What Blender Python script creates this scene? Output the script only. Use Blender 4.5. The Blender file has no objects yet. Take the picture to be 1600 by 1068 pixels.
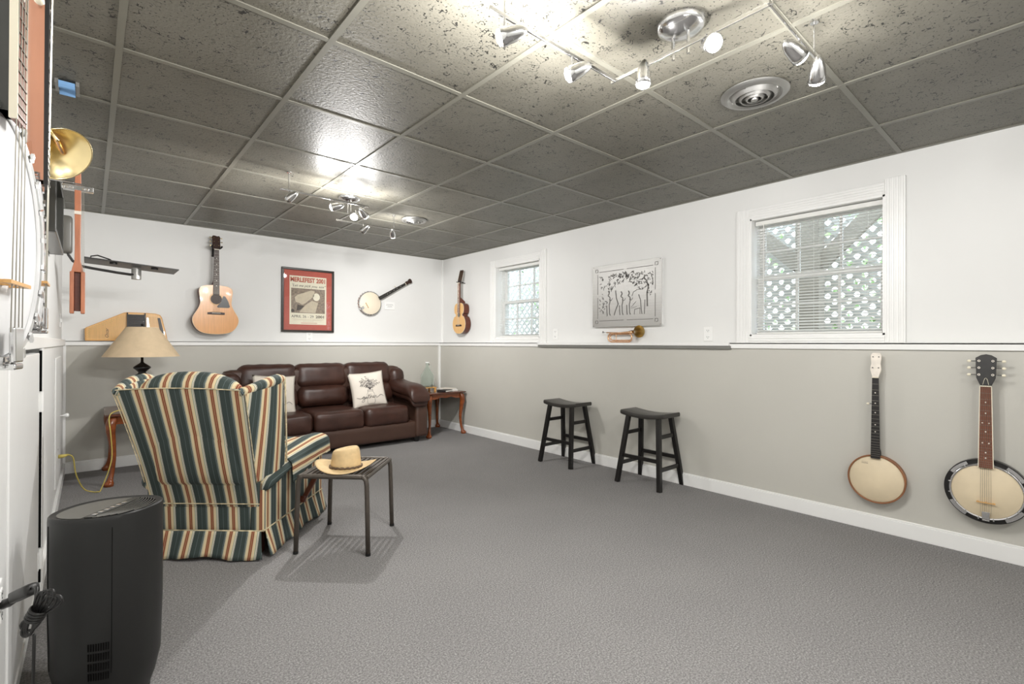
import bpy, bmesh, math, random
from mathutils import Vector, Matrix, Euler
PI = math.pi
R = math.radians
random.seed(7)
scn = bpy.context.scene
col = scn.collection

# ------------------------------------------------------------------ camera, world, exposure
EYE = 1.122
cd = bpy.data.cameras.new('camera'); cam = bpy.data.objects.new('camera', cd); col.objects.link(cam)
cd.sensor_fit = 'HORIZONTAL'; cd.sensor_width = 36.0; cd.lens = 36.0 * 757.8 / 1600.0
cd.clip_start = 0.02; cd.clip_end = 200
# columns: camera x, y, z axes written in room axes (x along far wall, y into the room, z up)
_r = Matrix(((0.754380, -0.004938, -0.656419), (-0.656430, -0.000796, -0.754387), (0.003202, 0.999987, -0.003842)))
cam.matrix_world = Matrix.Translation((0, 0, EYE)) @ _r.to_4x4()
scn.camera = cam
scn.view_settings.view_transform = 'Standard'; scn.view_settings.look = 'None'
scn.view_settings.gamma = 1.0; scn.view_settings.use_curve_mapping = False
scn.view_settings.exposure = 0.47

world = bpy.data.worlds.new('sky'); scn.world = world; world.use_nodes = True
_bg = world.node_tree.nodes['Background']; _bg.inputs[0].default_value = (0.80, 0.90, 1.0, 1); _bg.inputs[1].default_value = 4.2

LAMP_W = 17.0      # watts of one track-light head

# ------------------------------------------------------------------ materials
def srgb(r, g, b):
    f = lambda c: (c / 255.0 / 12.92) if c / 255.0 <= 0.04045 else ((c / 255.0 + 0.055) / 1.055) ** 2.4
    return (f(r), f(g), f(b), 1.0)

class NT:
    def __init__(self, name):
        self.m = bpy.data.materials.new(name); self.m.use_nodes = True
        self.t = self.m.node_tree; self.b = self.t.nodes['Principled BSDF']
    def n(self, typ, **kw):
        nd = self.t.nodes.new(typ)
        for k, v in kw.items():
            if k.startswith('i_'):
                key = k[2:].replace('_', ' ')
                nd.inputs[int(key) if key.isdigit() else key].default_value = v
            else: setattr(nd, k, v)
        return nd
    def l(self, a, b): self.t.links.new(a, b)
    def coords(self, scale=(1, 1, 1), kind='Object'):
        tc = self.n('ShaderNodeTexCoord'); mp = self.n('ShaderNodeMapping'); mp.inputs['Scale'].default_value = scale
        self.l(tc.outputs[kind], mp.inputs[0]); return mp.outputs[0]
    def noise(self, vec, scale, detail=3, rough=0.5):
        nd = self.n('ShaderNodeTexNoise'); nd.inputs['Scale'].default_value = scale
        nd.inputs['Detail'].default_value = detail; nd.inputs['Roughness'].default_value = rough
        self.l(vec, nd.inputs['Vector']); return nd.outputs['Fac']
    def ramp(self, fac, stops, interp='LINEAR'):
        nd = self.n('ShaderNodeValToRGB'); cr = nd.color_ramp; cr.interpolation = interp
        cr.elements[0].position = stops[0][0]; cr.elements[0].color = stops[0][1]
        cr.elements[1].position = stops[-1][0]; cr.elements[1].color = stops[-1][1]
        for p, c in stops[1:-1]:
            e = cr.elements.new(p); e.color = c
        self.l(fac, nd.inputs[0]); return nd.outputs[0]
    def bump(self, h, strength=0.3, dist=0.002):
        nd = self.n('ShaderNodeBump'); nd.inputs['Strength'].default_value = strength; nd.inputs['Distance'].default_value = dist
        self.l(h, nd.inputs['Height']); self.l(nd.outputs[0], self.b.inputs['Normal'])
    def math(self, op, a, b=None):
        nd = self.n('ShaderNodeMath', operation=op)
        for i, v in enumerate((a, b)):
            if v is None: continue
            if isinstance(v, (int, float)): nd.inputs[i].default_value = v
            else: self.l(v, nd.inputs[i])
        return nd.outputs[0]

M = {}
def mat(name, c, rough=0.5, metal=0.0, var=0.06, nscale=8.0, bump=0.0, bscale=200.0, stretch=(1, 1, 1), spec=0.5, coat=0.0, c2=None):
    """a procedural material: base colour with soft noise variation and an optional fine bump"""
    if name in M: return M[name]
    t = NT(name); v = t.coords(stretch)
    a = srgb(*c)
    if c2 is None:
        lo = tuple(max(0, x * (1 - var)) for x in a[:3]) + (1,); hi = tuple(min(1, x * (1 + var)) for x in a[:3]) + (1,)
    else: lo, hi = a, srgb(*c2)
    t.l(t.ramp(t.noise(v, nscale, 4), [(0.3, lo), (0.7, hi)]), t.b.inputs['Base Color'])
    t.b.inputs['Roughness'].default_value = rough; t.b.inputs['Metallic'].default_value = metal
    t.b.inputs['Specular IOR Level'].default_value = spec; t.b.inputs['Coat Weight'].default_value = coat
    if bump: t.bump(t.noise(v, bscale, 2), bump)
    M[name] = t.m; return t.m

mat('wall_white', (228, 228, 226), 0.6, var=0.015, nscale=2, bump=0.05, bscale=90)
mat('wall_gray', (194, 192, 184), 0.55, var=0.02, nscale=2, bump=0.05, bscale=90)
mat('trim_white', (238, 238, 236), 0.35, var=0.01)
mat('door_white', (232, 232, 230), 0.35, var=0.01)
mat('black_gap', (14, 13, 13), 0.9, spec=0.1)
mat('grid_metal', (118, 116, 106), 0.35, var=0.03)
mat('ledge_shade_and_text_gray', (120, 120, 115), 0.5)
mat('chrome', (225, 225, 225), 0.16, 1.0, var=0.02)
mat('steel', (176, 175, 172), 0.45, 1.0, var=0.05, nscale=3, stretch=(1, 1, 30))
mat('brass', (240, 220, 168), 0.25, 1.0, var=0.12, nscale=6)
mat('old_brass', (196, 172, 116), 0.45, 1.0, var=0.25, nscale=20)
mat('copper', (228, 184, 146), 0.25, 1.0, var=0.08)
mat('black_metal', (52, 51, 50), 0.4, 0.0, var=0.05)
mat('bronze_metal', (84, 77, 70), 0.42, 0.3, var=0.08, nscale=30)
mat('black_plastic', (26, 26, 25), 0.42, var=0.04, bump=0.04, bscale=600)
mat('dark_plastic', (52, 52, 49), 0.3, var=0.03)
mat('gray_plastic', (92, 90, 84), 0.4, var=0.03)
mat('black_paint', (20, 18, 17), 0.32, var=0.2, nscale=15)
mat('black_seat', (48, 46, 43), 0.3, var=0.15, nscale=15)
mat('leather', (62, 38, 30), 0.38, var=0.28, nscale=7, bump=0.25, bscale=160)
mat('leather_side', (68, 46, 36), 0.5, var=0.12, nscale=5, bump=0.2, bscale=220)
mat('cherry', (128, 66, 30), 0.22, var=0.25, nscale=5, stretch=(1, 1, 6), coat=0.3)
mat('cherry_dark', (86, 44, 26), 0.22, var=0.2, nscale=5, stretch=(6, 1, 1), coat=0.3)
mat('spruce', (222, 160, 98), 0.22, var=0.10, nscale=12, stretch=(14, 1, 0.6), coat=0.5)
mat('spruce_pale', (226, 178, 112), 0.3, var=0.08, nscale=12, stretch=(14, 1, 0.6), coat=0.3)
mat('mahogany', (92, 44, 26), 0.35, var=0.2, nscale=8, stretch=(1, 1, 8))
mat('rosewood', (52, 30, 20), 0.45, var=0.25, nscale=10, stretch=(1, 1, 8))
mat('ebony', (30, 27, 26), 0.5, var=0.2, nscale=10)
mat('fret_brown', (118, 70, 50), 0.45, var=0.15, nscale=14, stretch=(1, 1, 8))
mat('maple', (214, 165, 100), 0.35, var=0.08, nscale=8, stretch=(8, 1, 1))
mat('rimwood', (140, 92, 58), 0.5, var=0.25, nscale=12)
mat('pinkwood', (196, 138, 108), 0.35, var=0.08, nscale=6, stretch=(6, 1, 1))
mat('redwood', (178, 112, 80), 0.4, var=0.2, nscale=8, stretch=(6, 6, 1))
mat('pearl', (226, 218, 206), 0.3, var=0.10, nscale=30)
mat('ivory', (236, 228, 206), 0.35, var=0.03)
mat('old_skin', (218, 202, 172), 0.55, var=0.10, nscale=5)
mat('skin_cream', (238, 226, 204), 0.5, var=0.05, nscale=5)
mat('skin_white', (236, 236, 236), 0.5, var=0.02, nscale=4)
mat('red_paint', (176, 82, 66), 0.4, var=0.08)
mat('strings', (150, 146, 136), 0.4, 1.0)
mat('shade_linen', (206, 184, 152), 0.8, var=0.05, nscale=20, bump=0.1, bscale=300)
mat('canvas', (222, 214, 202), 0.85, var=0.03, bump=0.2, bscale=400)
mat('ink', (62, 58, 62), 0.8)
mat('straw', (214, 186, 140), 0.75, var=0.08, nscale=40, bump=0.4, bscale=350)
mat('band', (96, 78, 60), 0.7, var=0.15, nscale=60)
mat('paper', (236, 234, 228), 0.6, var=0.02)
mat('book_black', (38, 34, 34), 0.5)
mat('pine', (214, 160, 90), 0.45, var=0.08, nscale=8, stretch=(1, 1, 5))
mat('frame_dark', (40, 34, 28), 0.35)
mat('mat_red', (190, 88, 72), 0.6, var=0.06)
mat('poster_cream', (240, 230, 208), 0.6, var=0.03)
mat('poster_red', (186, 84, 60), 0.6)
mat('poster_brown', (146, 128, 112), 0.6, var=0.35, nscale=60)
mat('poster_light', (204, 188, 164), 0.6, var=0.08, nscale=40)
mat('poster_dark', (74, 62, 54), 0.6, var=0.1)
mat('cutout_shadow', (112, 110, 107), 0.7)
mat('cord_yellow', (196, 178, 92), 0.5)
mat('cord_black', (22, 21, 20), 0.4)
mat('tape_blue', (130, 176, 226), 0.6)
mat('dark_screen', (56, 56, 52), 0.25)
mat('slat_white', (226, 226, 222), 0.4, var=0.01)
mat('lattice_paint', (206, 207, 202), 0.6, var=0.06)
mat('deck_wood', (160, 154, 142), 0.7, var=0.15, nscale=4, stretch=(1, 1, 6))
mat('leaf', (110, 150, 96), 0.5, var=0.3, nscale=3, c2=(180, 208, 150))
mat('ground', (110, 104, 88), 0.9, var=0.2)
mat('outside_block', (120, 116, 108), 0.9)
mat('reflector', (180, 178, 170), 0.3, 1.0)

def emis(name, c, s):
    t = NT(name); t.b.inputs['Base Color'].default_value = c; t.b.inputs['Emission Color'].default_value = c
    t.b.inputs['Emission Strength'].default_value = s; M[name] = t.m
emis('bulb_lit', (1, 0.97, 0.92, 1), 30.0)

# thin pane: mostly transparent, Fresnel reflection on top
t = NT('glass'); gl = t.n('ShaderNodeBsdfGlossy'); gl.inputs['Roughness'].default_value = 0.02
trn = t.n('ShaderNodeBsdfTransparent'); trn.inputs[0].default_value = (0.97, 0.98, 0.98, 1)
lw = t.n('ShaderNodeLayerWeight'); fz = t.math('ADD', t.math('MULTIPLY', t.math('POWER', lw.outputs['Facing'], 4.0), 0.5), 0.03); ms = t.n('ShaderNodeMixShader')
t.l(fz, ms.inputs[0]); t.l(trn.outputs[0], ms.inputs[1]); t.l(gl.outputs[0], ms.inputs[2])
t.l(ms.outputs[0], t.t.nodes['Material Output'].inputs['Surface']); M['glass'] = t.m
t = NT('jug_glass'); t.b.inputs['Base Color'].default_value = (0.90, 0.96, 0.94, 1); t.b.inputs['Roughness'].default_value = 0.03
t.b.inputs['Transmission Weight'].default_value = 1.0; t.b.inputs['IOR'].default_value = 1.2; M['jug_glass'] = t.m

# carpet
t = NT('carpet'); v = t.coords()
n1 = t.noise(v, 150, 4, 0.8); n2 = t.noise(v, 2.2, 3)
c1 = t.ramp(n1, [(0.30, srgb(88, 87, 89)), (0.5, srgb(135, 133, 132)), (0.72, srgb(190, 188, 185))])
mx = t.n('ShaderNodeMix', data_type='RGBA', blend_type='MULTIPLY'); mx.inputs[0].default_value = 0.5
t.l(c1, mx.inputs[6]); t.l(t.ramp(n2, [(0.3, (0.86, 0.86, 0.87, 1)), (0.7, (1, 1, 1, 1))]), mx.inputs[7])
t.l(mx.outputs[2], t.b.inputs['Base Color']); t.b.inputs['Roughness'].default_value = 0.95; t.b.inputs['Specular IOR Level'].default_value = 0.15
t.bump(n1, 0.45, 0.005); M['carpet'] = t.m

# ceiling tile: dark painted mineral fibre with fissures and pinholes, satin
t = NT('ceiling_tile'); v = t.coords()
a = t.noise(v, 17, 2, 0.6)
w = t.math('ABSOLUTE', t.math('SUBTRACT', a, 0.5))
fis = t.math('LESS_THAN', w, 0.012)
fis = t.math('MULTIPLY', fis, t.math('GREATER_THAN', t.noise(v, 26, 0), 0.585))
pin = t.math('LESS_THAN', t.noise(v, 120, 0), 0.27)
hole = t.math('MAXIMUM', fis, pin)
mx = t.n('ShaderNodeMix', data_type='RGBA'); t.l(hole, mx.inputs[0])
t.l(t.ramp(t.noise(v, 3, 3), [(0.3, srgb(98, 95, 85)), (0.7, srgb(111, 108, 98))]), mx.inputs[6]); mx.inputs[7].default_value = srgb(34, 33, 30)
t.l(mx.outputs[2], t.b.inputs['Base Color']); t.b.inputs['Roughness'].default_value = 0.45
t.b.inputs['Specular IOR Level'].default_value = 0.5
hh = t.math('SUBTRACT', t.math('MULTIPLY', t.noise(v, 75, 3), 0.9), hole)
t.bump(hh, 0.6, 0.004); M['ceiling_tile'] = t.m

# striped upholstery: stripe coordinate comes from the UV map in metres
t = NT('stripe_fabric')
tc = t.n('ShaderNodeTexCoord'); sp = t.n('ShaderNodeSeparateXYZ'); t.l(tc.outputs['UV'], sp.inputs[0])
fr = t.math('FRACT', t.math('ADD', t.math('DIVIDE', sp.outputs[0], 0.1135), 10.0))
CR = srgb(216, 198, 160); TE = srgb(54, 65, 62); TL = srgb(98, 110, 110); SG = srgb(150, 158, 140); RD = srgb(128, 52, 38); TN = srgb(184, 154, 112); WH = srgb(222, 214, 196)
cc = t.ramp(fr, [(0.0, TE), (0.10, TL), (0.115, TE), (0.30, TL), (0.33, TE), (0.36, WH), (0.375, SG), (0.40, CR), (0.50, TN), (0.53, RD), (0.575, TN), (0.60, RD), (0.645, TN), (0.67, CR), (0.78, SG), (0.82, WH), (0.85, TL), (0.87, WH), (0.885, TE)], 'CONSTANT')
t.l(cc, t.b.inputs['Base Color']); t.b.inputs['Roughness'].default_value = 0.85
t.bump(t.noise(t.coords(), 500, 2), 0.2); M['stripe_fabric'] = t.m
mat('welt', (196, 182, 150), 0.8, var=0.5, nscale=40)

# ------------------------------------------------------------------ object helpers
def tag(o, label=None, cat=None, group=None, kind=None):
    if label: o['label'] = label
    if cat: o['category'] = cat
    if group: o['group'] = group
    if kind: o['kind'] = kind
    return o

def thing(name, label, cat, loc=(0, 0, 0), rot=(0, 0, 0), group=None):
    o = bpy.data.objects.new(name, None); o.empty_display_size = 0.1; col.objects.link(o)
    o.location = loc; o.rotation_euler = rot if isinstance(rot, (tuple, list)) else (0, 0, rot)
    return tag(o, label, cat, group)

def copy_thing(o, loc, rot=None, label=None, group=None):
    def rec(s, p):
        c = s.copy(); col.objects.link(c); c.parent = p
        for ch in list(s.children): rec(ch, c)
        return c
    r = rec(o, None); r.location = loc
    if rot is not None: r.rotation_euler = rot
    if label: r['label'] = label
    if group: r['group'] = group
    return r

class MB:
    def __init__(self): self.bm = bmesh.new(); self.mi = 0; self.uvf = None
    def _f(self, vs):
        try:
            f = self.bm.faces.new(vs); f.material_index = self.mi; return f
        except ValueError: return None
    def box(self, x0, x1, y0, y1, z0, z1, mx=None):
        pts = [Vector((x, y, z)) for z in (z0, z1) for y in (y0, y1) for x in (x0, x1)]
        if mx: pts = [mx @ p for p in pts]
        v = [self.bm.verts.new(p) for p in pts]
        for q in ((0, 2, 3, 1), (4, 5, 7, 6), (0, 1, 5, 4), (2, 6, 7, 3), (0, 4, 6, 2), (1, 3, 7, 5)): self._f([v[i] for i in q])
        return self
    def bar(self, p0, p1, w, h, up=(0, 0, 1), w1=None, h1=None):
        p0 = Vector(p0); p1 = Vector(p1); d = (p1 - p0).normalized(); up = Vector(up)
        s = d.cross(up)
        if s.length < 1e-4: s = d.cross(Vector((1, 0, 0)))
        s.normalize(); u = s.cross(d)
        w1 = w if w1 is None else w1; h1 = h if h1 is None else h1
        v = []
        for p, a, b in ((p0, w, h), (p1, w1, h1)):
            for i, j in ((-1, -1), (1, -1), (1, 1), (-1, 1)): v.append(self.bm.verts.new(p + s * a / 2 * i + u * b / 2 * j))
        for q in ((3, 2, 1, 0), (4, 5, 6, 7), (0, 1, 5, 4), (1, 2, 6, 5), (2, 3, 7, 6), (3, 0, 4, 7)): self._f([v[i] for i in q])
        return self
    def loft(self, rings, cap=True, closed=True):
        rv = [[self.bm.verts.new(p) for p in r] for r in rings]
        n = len(rv[0])
        for a, b in zip(rv[:-1], rv[1:]):
            for i in range(n if closed else n - 1):
                j = (i + 1) % n; self._f([a[i], a[j], b[j], b[i]])
        if cap: self._f(list(reversed(rv[0]))); self._f(rv[-1])
        return self
    def cyl(self, p0, p1, r0, r1=None, seg=12): return self.tube([p0, p1], [r0, r0 if r1 is None else r1], seg)
    def tube(self, pts, r, seg=8, closed=False, flat=1.0):
        pts = [Vector(p) for p in pts]; n = len(pts)
        rr = r if isinstance(r, (list, tuple)) else [r] * n
        tg = []
        for i in range(n):
            a = pts[(i - 1) % n] if (closed or i > 0) else pts[i]; b = pts[(i + 1) % n] if (closed or i < n - 1) else pts[i]
            tg.append((b - a).normalized())
        up = Vector((0, 0, 1)) if abs(tg[0].z) < 0.9 else Vector((1, 0, 0))
        s = tg[0].cross(up).normalized(); rings = []
        for i in range(n):
            s = (s - tg[i] * s.dot(tg[i]))
            if s.length < 1e-6: s = tg[i].orthogonal()
            s.normalize(); u = s.cross(tg[i])
            rings.append([pts[i] + (s * math.cos(2 * PI * k / seg) + u * math.sin(2 * PI * k / seg) * flat) * rr[i] for k in range(seg)])
        if closed: rings.append(rings[0]); return self.loft_closed(rings[:-1])
        return self.loft(rings)
    def loft_closed(self, rings):
        rv = [[self.bm.verts.new(p) for p in r] for r in rings]; n = len(rv[0]); m = len(rv)
        for a in range(m):
            A, B = rv[a], rv[(a + 1) % m]
            for i in range(n):
                j = (i + 1) % n; self._f([A[i], A[j], B[j], B[i]])
        return self
    def lathe(self, prof, seg=24, mx=None, cap=True, sx=1.0, sy=1.0):
        rings = []
        for r, z in prof:
            ring = [Vector((max(r, 1e-5) * math.cos(2 * PI * k / seg) * sx, max(r, 1e-5) * math.sin(2 * PI * k / seg) * sy, z)) for k in range(seg)]
            rings.append([mx @ p for p in ring] if mx else ring)
        return self.loft(rings, cap)
    def ball(self, c, r, seg=12, s=(1, 1, 1), mx=None):
        c = Vector(c); k = max(4, seg // 2)
        m = Matrix.Translation(c) @ Matrix.Diagonal((s[0], s[1], s[2], 1))
        if mx: m = mx @ m
        return self.lathe([(r * math.sin(PI * i / k), -r * math.cos(PI * i / k)) for i in range(k + 1)], seg, m, cap=False)
    def prism(self, out, y0, y1, mx=None, plane='xz'):
        """outline given in (x,z), extruded from y0 to y1 (or outline (x,y) extruded in z)"""
        f = (lambda a, b, c: Vector((a, c, b))) if plane == 'xz' else (lambda a, b, c: Vector((a, b, c)))
        A = [f(a, b, y0) for a, b in out]; B = [f(a, b, y1) for a, b in out]
        if mx: A = [mx @ p for p in A]; B = [mx @ p for p in B]
        va = [self.bm.verts.new(p) for p in A]; vb = [self.bm.verts.new(p) for p in B]; n = len(out)
        self._f(va); self._f(list(reversed(vb)))
        for i in range(n):
            j = (i + 1) % n; self._f([va[j], va[i], vb[i], vb[j]])
        return self
    def rbox(self, c, s, r=0.04, n=8, bulge=(0, 0, 0), mx=None, wr=0.0, seed=0):
        """rounded soft box centred at c with full size s"""
        c = Vector(c); h = Vector(s) / 2; r = min(r, min(h)); idx = {}
        rnd = random.Random(seed); ph = [rnd.uniform(0, 6) for _ in range(6)]
        def vert(p):
            k = tuple(round(a, 4) for a in p)
            if k in idx: return idx[k]
            q = Vector((p[0] * h.x, p[1] * h.y, p[2] * h.z))
            inner = Vector((max(-h.x + r, min(h.x - r, q.x)), max(-h.y + r, min(h.y - r, q.y)), max(-h.z + r, min(h.z - r, q.z))))
            d = q - inner
            if d.length > 1e-9: q = inner + d.normalized() * r
            x, y, z = p
            q.x *= 1 + bulge[0] * (1 - y * y) * (1 - z * z); q.y *= 1 + bulge[1] * (1 - x * x) * (1 - z * z); q.z *= 1 + bulge[2] * (1 - x * x) * (1 - y * y)
            if wr:
                w = math.sin(q.x * 31 + ph[0] + 2.3 * math.sin(q.z * 17 + ph[1])) * math.sin(q.z * 27 + ph[2] + 2 * math.sin(q.x * 13 + ph[3])) + 0.6 * math.sin(q.x * 63 + q.y * 40 + ph[4])
                q += q.normalized() * wr * w
            q = c + q
            if mx: q = mx @ q
            idx[k] = self.bm.verts.new(q); return idx[k]
        # denser near the edges
        g = [math.sin(PI / 2 * (2 * i / n - 1)) for i in range(n + 1)]
        for ax in range(3):
            for sg in (-1, 1):
                for i in range(n):
                    for j in range(n):
                        qs = []
                        for a, b in ((i, j), (i + 1, j), (i + 1, j + 1), (i, j + 1)):
                            p = [0, 0, 0]; p[ax] = sg; p[(ax + 1) % 3] = g[a]; p[(ax + 2) % 3] = g[b]; qs.append(vert(p))
                        self._f(qs if sg > 0 else qs[::-1])
        return self
    def grid(self, fn, nu, nv, flip=False):
        vs = [[self.bm.verts.new(fn(i / nu, j / nv)) for j in range(nv + 1)] for i in range(nu + 1)]
        for i in range(nu):
            for j in range(nv):
                q = [vs[i][j], vs[i + 1][j], vs[i + 1][j + 1], vs[i][j + 1]]; self._f(q[::-1] if flip else q)
        return self
    def build(self, name, mats, parent=None, smooth=False, bevel=0.0, subsurf=0, uv=None, solid=0.0, seg=2, recalc=True):
        bm = self.bm
        if recalc: bmesh.ops.recalc_face_normals(bm, faces=bm.faces)
        if uv:
            bm.normal_update(); lay = bm.loops.layers.uv.new('UVMap')
            for f in bm.faces:
                for lp in f.loops: lp[lay].uv = uv(lp.vert.co, f.normal)
        me = bpy.data.meshes.new(name); bm.to_mesh(me); bm.free()
        if not isinstance(mats, (list, tuple)): mats = [mats]
        for m in mats: me.materials.append(M[m])
        if smooth:
            for p in me.polygons: p.use_smooth = True
            if smooth == 'auto':
                try: me.set_sharp_from_angle(angle=R(38))
                except Exception: pass
        o = bpy.data.objects.new(name, me); col.objects.link(o)
        if parent: o.parent = parent
        if solid: md = o.modifiers.new('s', 'SOLIDIFY'); md.thickness = solid; md.offset = 0
        if bevel: md = o.modifiers.new('b', 'BEVEL'); md.width = bevel; md.segments = seg; md.limit_method = 'ANGLE'; md.angle_limit = R(40)
        if subsurf: md = o.modifiers.new('ss', 'SUBSURF'); md.levels = subsurf; md.render_levels = subsurf
        return o

def struct(mb, name, mats, **kw): return tag(mb.build(name, mats, **kw), kind='structure')

def text_part(name, s, size, m, parent, loc, rot, width=None, shear=0.0, align='CENTER', ext=0.0006, bold=0.0):
    cu = bpy.data.curves.new('txt', 'FONT'); cu.body = s; cu.size = size; cu.align_x = align; cu.align_y = 'CENTER'
    cu.extrude = ext; cu.shear = shear; cu.offset = bold; cu.resolution_u = 3
    tmp = bpy.data.objects.new('tmp', cu); col.objects.link(tmp)
    dg = bpy.context.evaluated_depsgraph_get(); dg.update()
    me = bpy.data.meshes.new_from_object(tmp.evaluated_get(dg)); bpy.data.objects.remove(tmp)
    if width:
        xs = [v.co.x for v in me.vertices]; k = width / (max(xs) - min(xs))
        for v in me.vertices: v.co.x *= k
    me.materials.clear(); me.materials.append(M[m])
    o = bpy.data.objects.new(name, me); col.objects.link(o); o.parent = parent; o.location = loc; o.rotation_euler = rot
    return o

def smooth_prof(keys, n=40):
    """Catmull-Rom through (t, w) keys"""
    out = []
    for s in range(len(keys) - 1):
        p0 = keys[max(0, s - 1)]; p1 = keys[s]; p2 = keys[s + 1]; p3 = keys[min(len(keys) - 1, s + 2)]
        k = max(2, n // (len(keys) - 1))
        for i in range(k):
            u = i / k
            out.append(tuple(0.5 * ((2 * b) + (c - a) * u + (2 * a - 5 * b + 4 * c - d) * u * u + (-a + 3 * b - 3 * c + d) * u ** 3) for a, b, c, d in zip(p0, p1, p2, p3)))
    out.append(tuple(keys[-1])); return out

# ------------------------------------------------------------------ the room
BY, BYL = 5.747, 5.632       # far wall: upper face, lower face
RX, RXL = 3.71, 3.594        # right wall
LX, LXL = -0.185, -0.170     # left wall
CZ, LED = 2.292, 1.096       # ceiling, underside of ledge trim
YB = -1.7                    # behind the viewer
W1 = (0.745, 1.555, 1.185, 2.05)   # large window opening y0 y1 z0 z1
W2 = (3.785, 4.555, 1.190, 2.05)   # small window opening

struct(MB().box(-0.5, 4.1, YB - 0.2, 6.1, -0.1, 0), 'floor', 'carpet')
struct(MB().box(-0.5, 4.1, YB - 0.2, 6.1, CZ, CZ + 0.1), 'ceiling', 'ceiling_tile')
struct(MB().box(-0.5, 4.1, BY, BY + 0.25, LED + 0.03, CZ + 0.1), 'wall_back', 'wall_white')
struct(MB().box(-0.5, 4.1, BYL, BY + 0.25, 0, LED + 0.03), 'wall_back_lower', 'wall_gray')
struct(MB().box(RXL, 4.1, YB - 0.2, BYL, 0, LED + 0.03), 'wall_right_lower', 'wall_gray')
m = MB()
ys = [YB - 0.2, W1[0], W1[1], W2[0], W2[1], BY]
for a, b in ((0, 1), (2, 3), (4, 5)): m.box(RX, RX + 0.2, ys[a], ys[b], LED + 0.03, CZ)
for w in (W1, W2):
    m.box(RX, RX + 0.2, w[0], w[1], LED + 0.03, w[2]); m.box(RX, RX + 0.2, w[0], w[1], w[3], CZ)
struct(m, 'wall_right', 'wall_white')
struct(MB().box(LX - 0.2, LX, YB - 0.2, BY, LED + 0.03, CZ), 'wall_left', 'wall_white')
DY0, DY1 = 1.92, 2.97        # low door in the left wall
m = MB(); m.box(LXL - 0.2, LXL, YB - 0.2, DY0 - 0.02, 0, LED + 0.03); m.box(LXL - 0.2, LXL, DY1 + 0.05, BYL, 0, LED + 0.03)
m.box(LXL - 0.2, LXL - 0.04, DY0 - 0.02, DY1 + 0.05, 0, LED + 0.03)
struct(m, 'wall_left_lower', 'door_white')
struct(MB().box(-0.5, 4.1, YB - 0.4, YB, 0, CZ), 'wall_front', 'wall_white')

# suspended-ceiling grid
m = MB()
for k in range(-1, 7):
    x = 0.082 + 0.6166 * k
    if LX < x < RX: m.box(x - 0.012, x + 0.012, YB, BY, CZ - 0.005, CZ)
for k in range(-6, 7):
    y = 1.874 + 0.6005 * k
    if YB < y < BY: m.box(LX, RX, y - 0.012, y + 0.012, CZ - 0.0045, CZ)
m.box(RX - 0.02, RX, YB, BY, CZ - 0.006, CZ); m.box(LX, LX + 0.02, YB, BY, CZ - 0.006, CZ); m.box(LX, RX, BY - 0.02, BY, CZ - 0.006, CZ)
struct(m, 'trim_1', 'grid_metal')

# ledges and their white front bands
m = MB(); m.box(LXL, RXL, BYL - 0.016, BYL, LED, LED + 0.040); m.box(LX, RX, BYL - 0.016, BY, LED + 0.03, LED + 0.040)
struct(m, 'trim_2', 'trim_white', bevel=0.003)
m = MB()
for a, b in ((YB, 1.655), (3.69, BYL - 0.016)): m.box(RXL - 0.014, RXL, a, b, LED - 0.002, LED + 0.040); m.box(RXL - 0.014, RX, a, b, LED + 0.028, LED + 0.040)
struct(m, 'trim_3', 'trim_white', bevel=0.003)
m = MB(); m.box(RXL - 0.03, RX, 1.655, 3.69, LED + 0.016, LED + 0.040)
struct(m, 'trim_4', 'trim_white', bevel=0.003)
struct(MB().box(RXL - 0.022, RXL, 1.645, 3.69, LED - 0.008, LED + 0.016), 'ledge_shade_strip', 'ledge_shade_and_text_gray', bevel=0.002)  # shade beneath the overhanging ledge put in as a darker grey strip
m = MB(); m.box(LXL, LXL + 0.012, YB, BYL - 0.016, LED, LED + 0.05); struct(m, 'trim_6', 'trim_white', bevel=0.003)
# corner beads
struct(MB().box(RX - 0.016, RX, BY - 0.016, BY, LED + 0.04, CZ), 'trim_7', 'trim_white')
struct(MB().box(RXL - 0.024, RXL, BYL - 0.024, BYL, 0.09, LED), 'trim_8', 'trim_white')
struct(MB().box(LXL, LXL + 0.016, BYL - 0.016, BYL, 0.09, LED), 'trim_9', 'trim_white')
# baseboards
def baseb(name, x0, x1, y0, y1, ax, sg):
    m = MB(); th = 0.014
    if ax == 'y': m.box(x0, x1, y0, y1, 0, 0.088); m.box(x0, x1, y0 + (0.006 if sg < 0 else 0), y1 - (0.006 if sg > 0 else 0), 0.088, 0.097)
    else: m.box(x0, x1, y0, y1, 0, 0.088); m.box(x0 + (0.006 if sg < 0 else 0), x1 - (0.006 if sg > 0 else 0), y0, y1, 0.088, 0.097)
    return struct(m, name, 'trim_white', bevel=0.003)
baseb('baseboard_back', LXL, RXL, BYL - 0.014, BYL, 'y', -1)
baseb('baseboard_right', RXL - 0.014, RXL, YB, BYL - 0.014, 'x', -1)
baseb('baseboard_left', LXL, LXL + 0.014, DY1 + 0.07, BYL - 0.014, 'x', 1)

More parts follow.
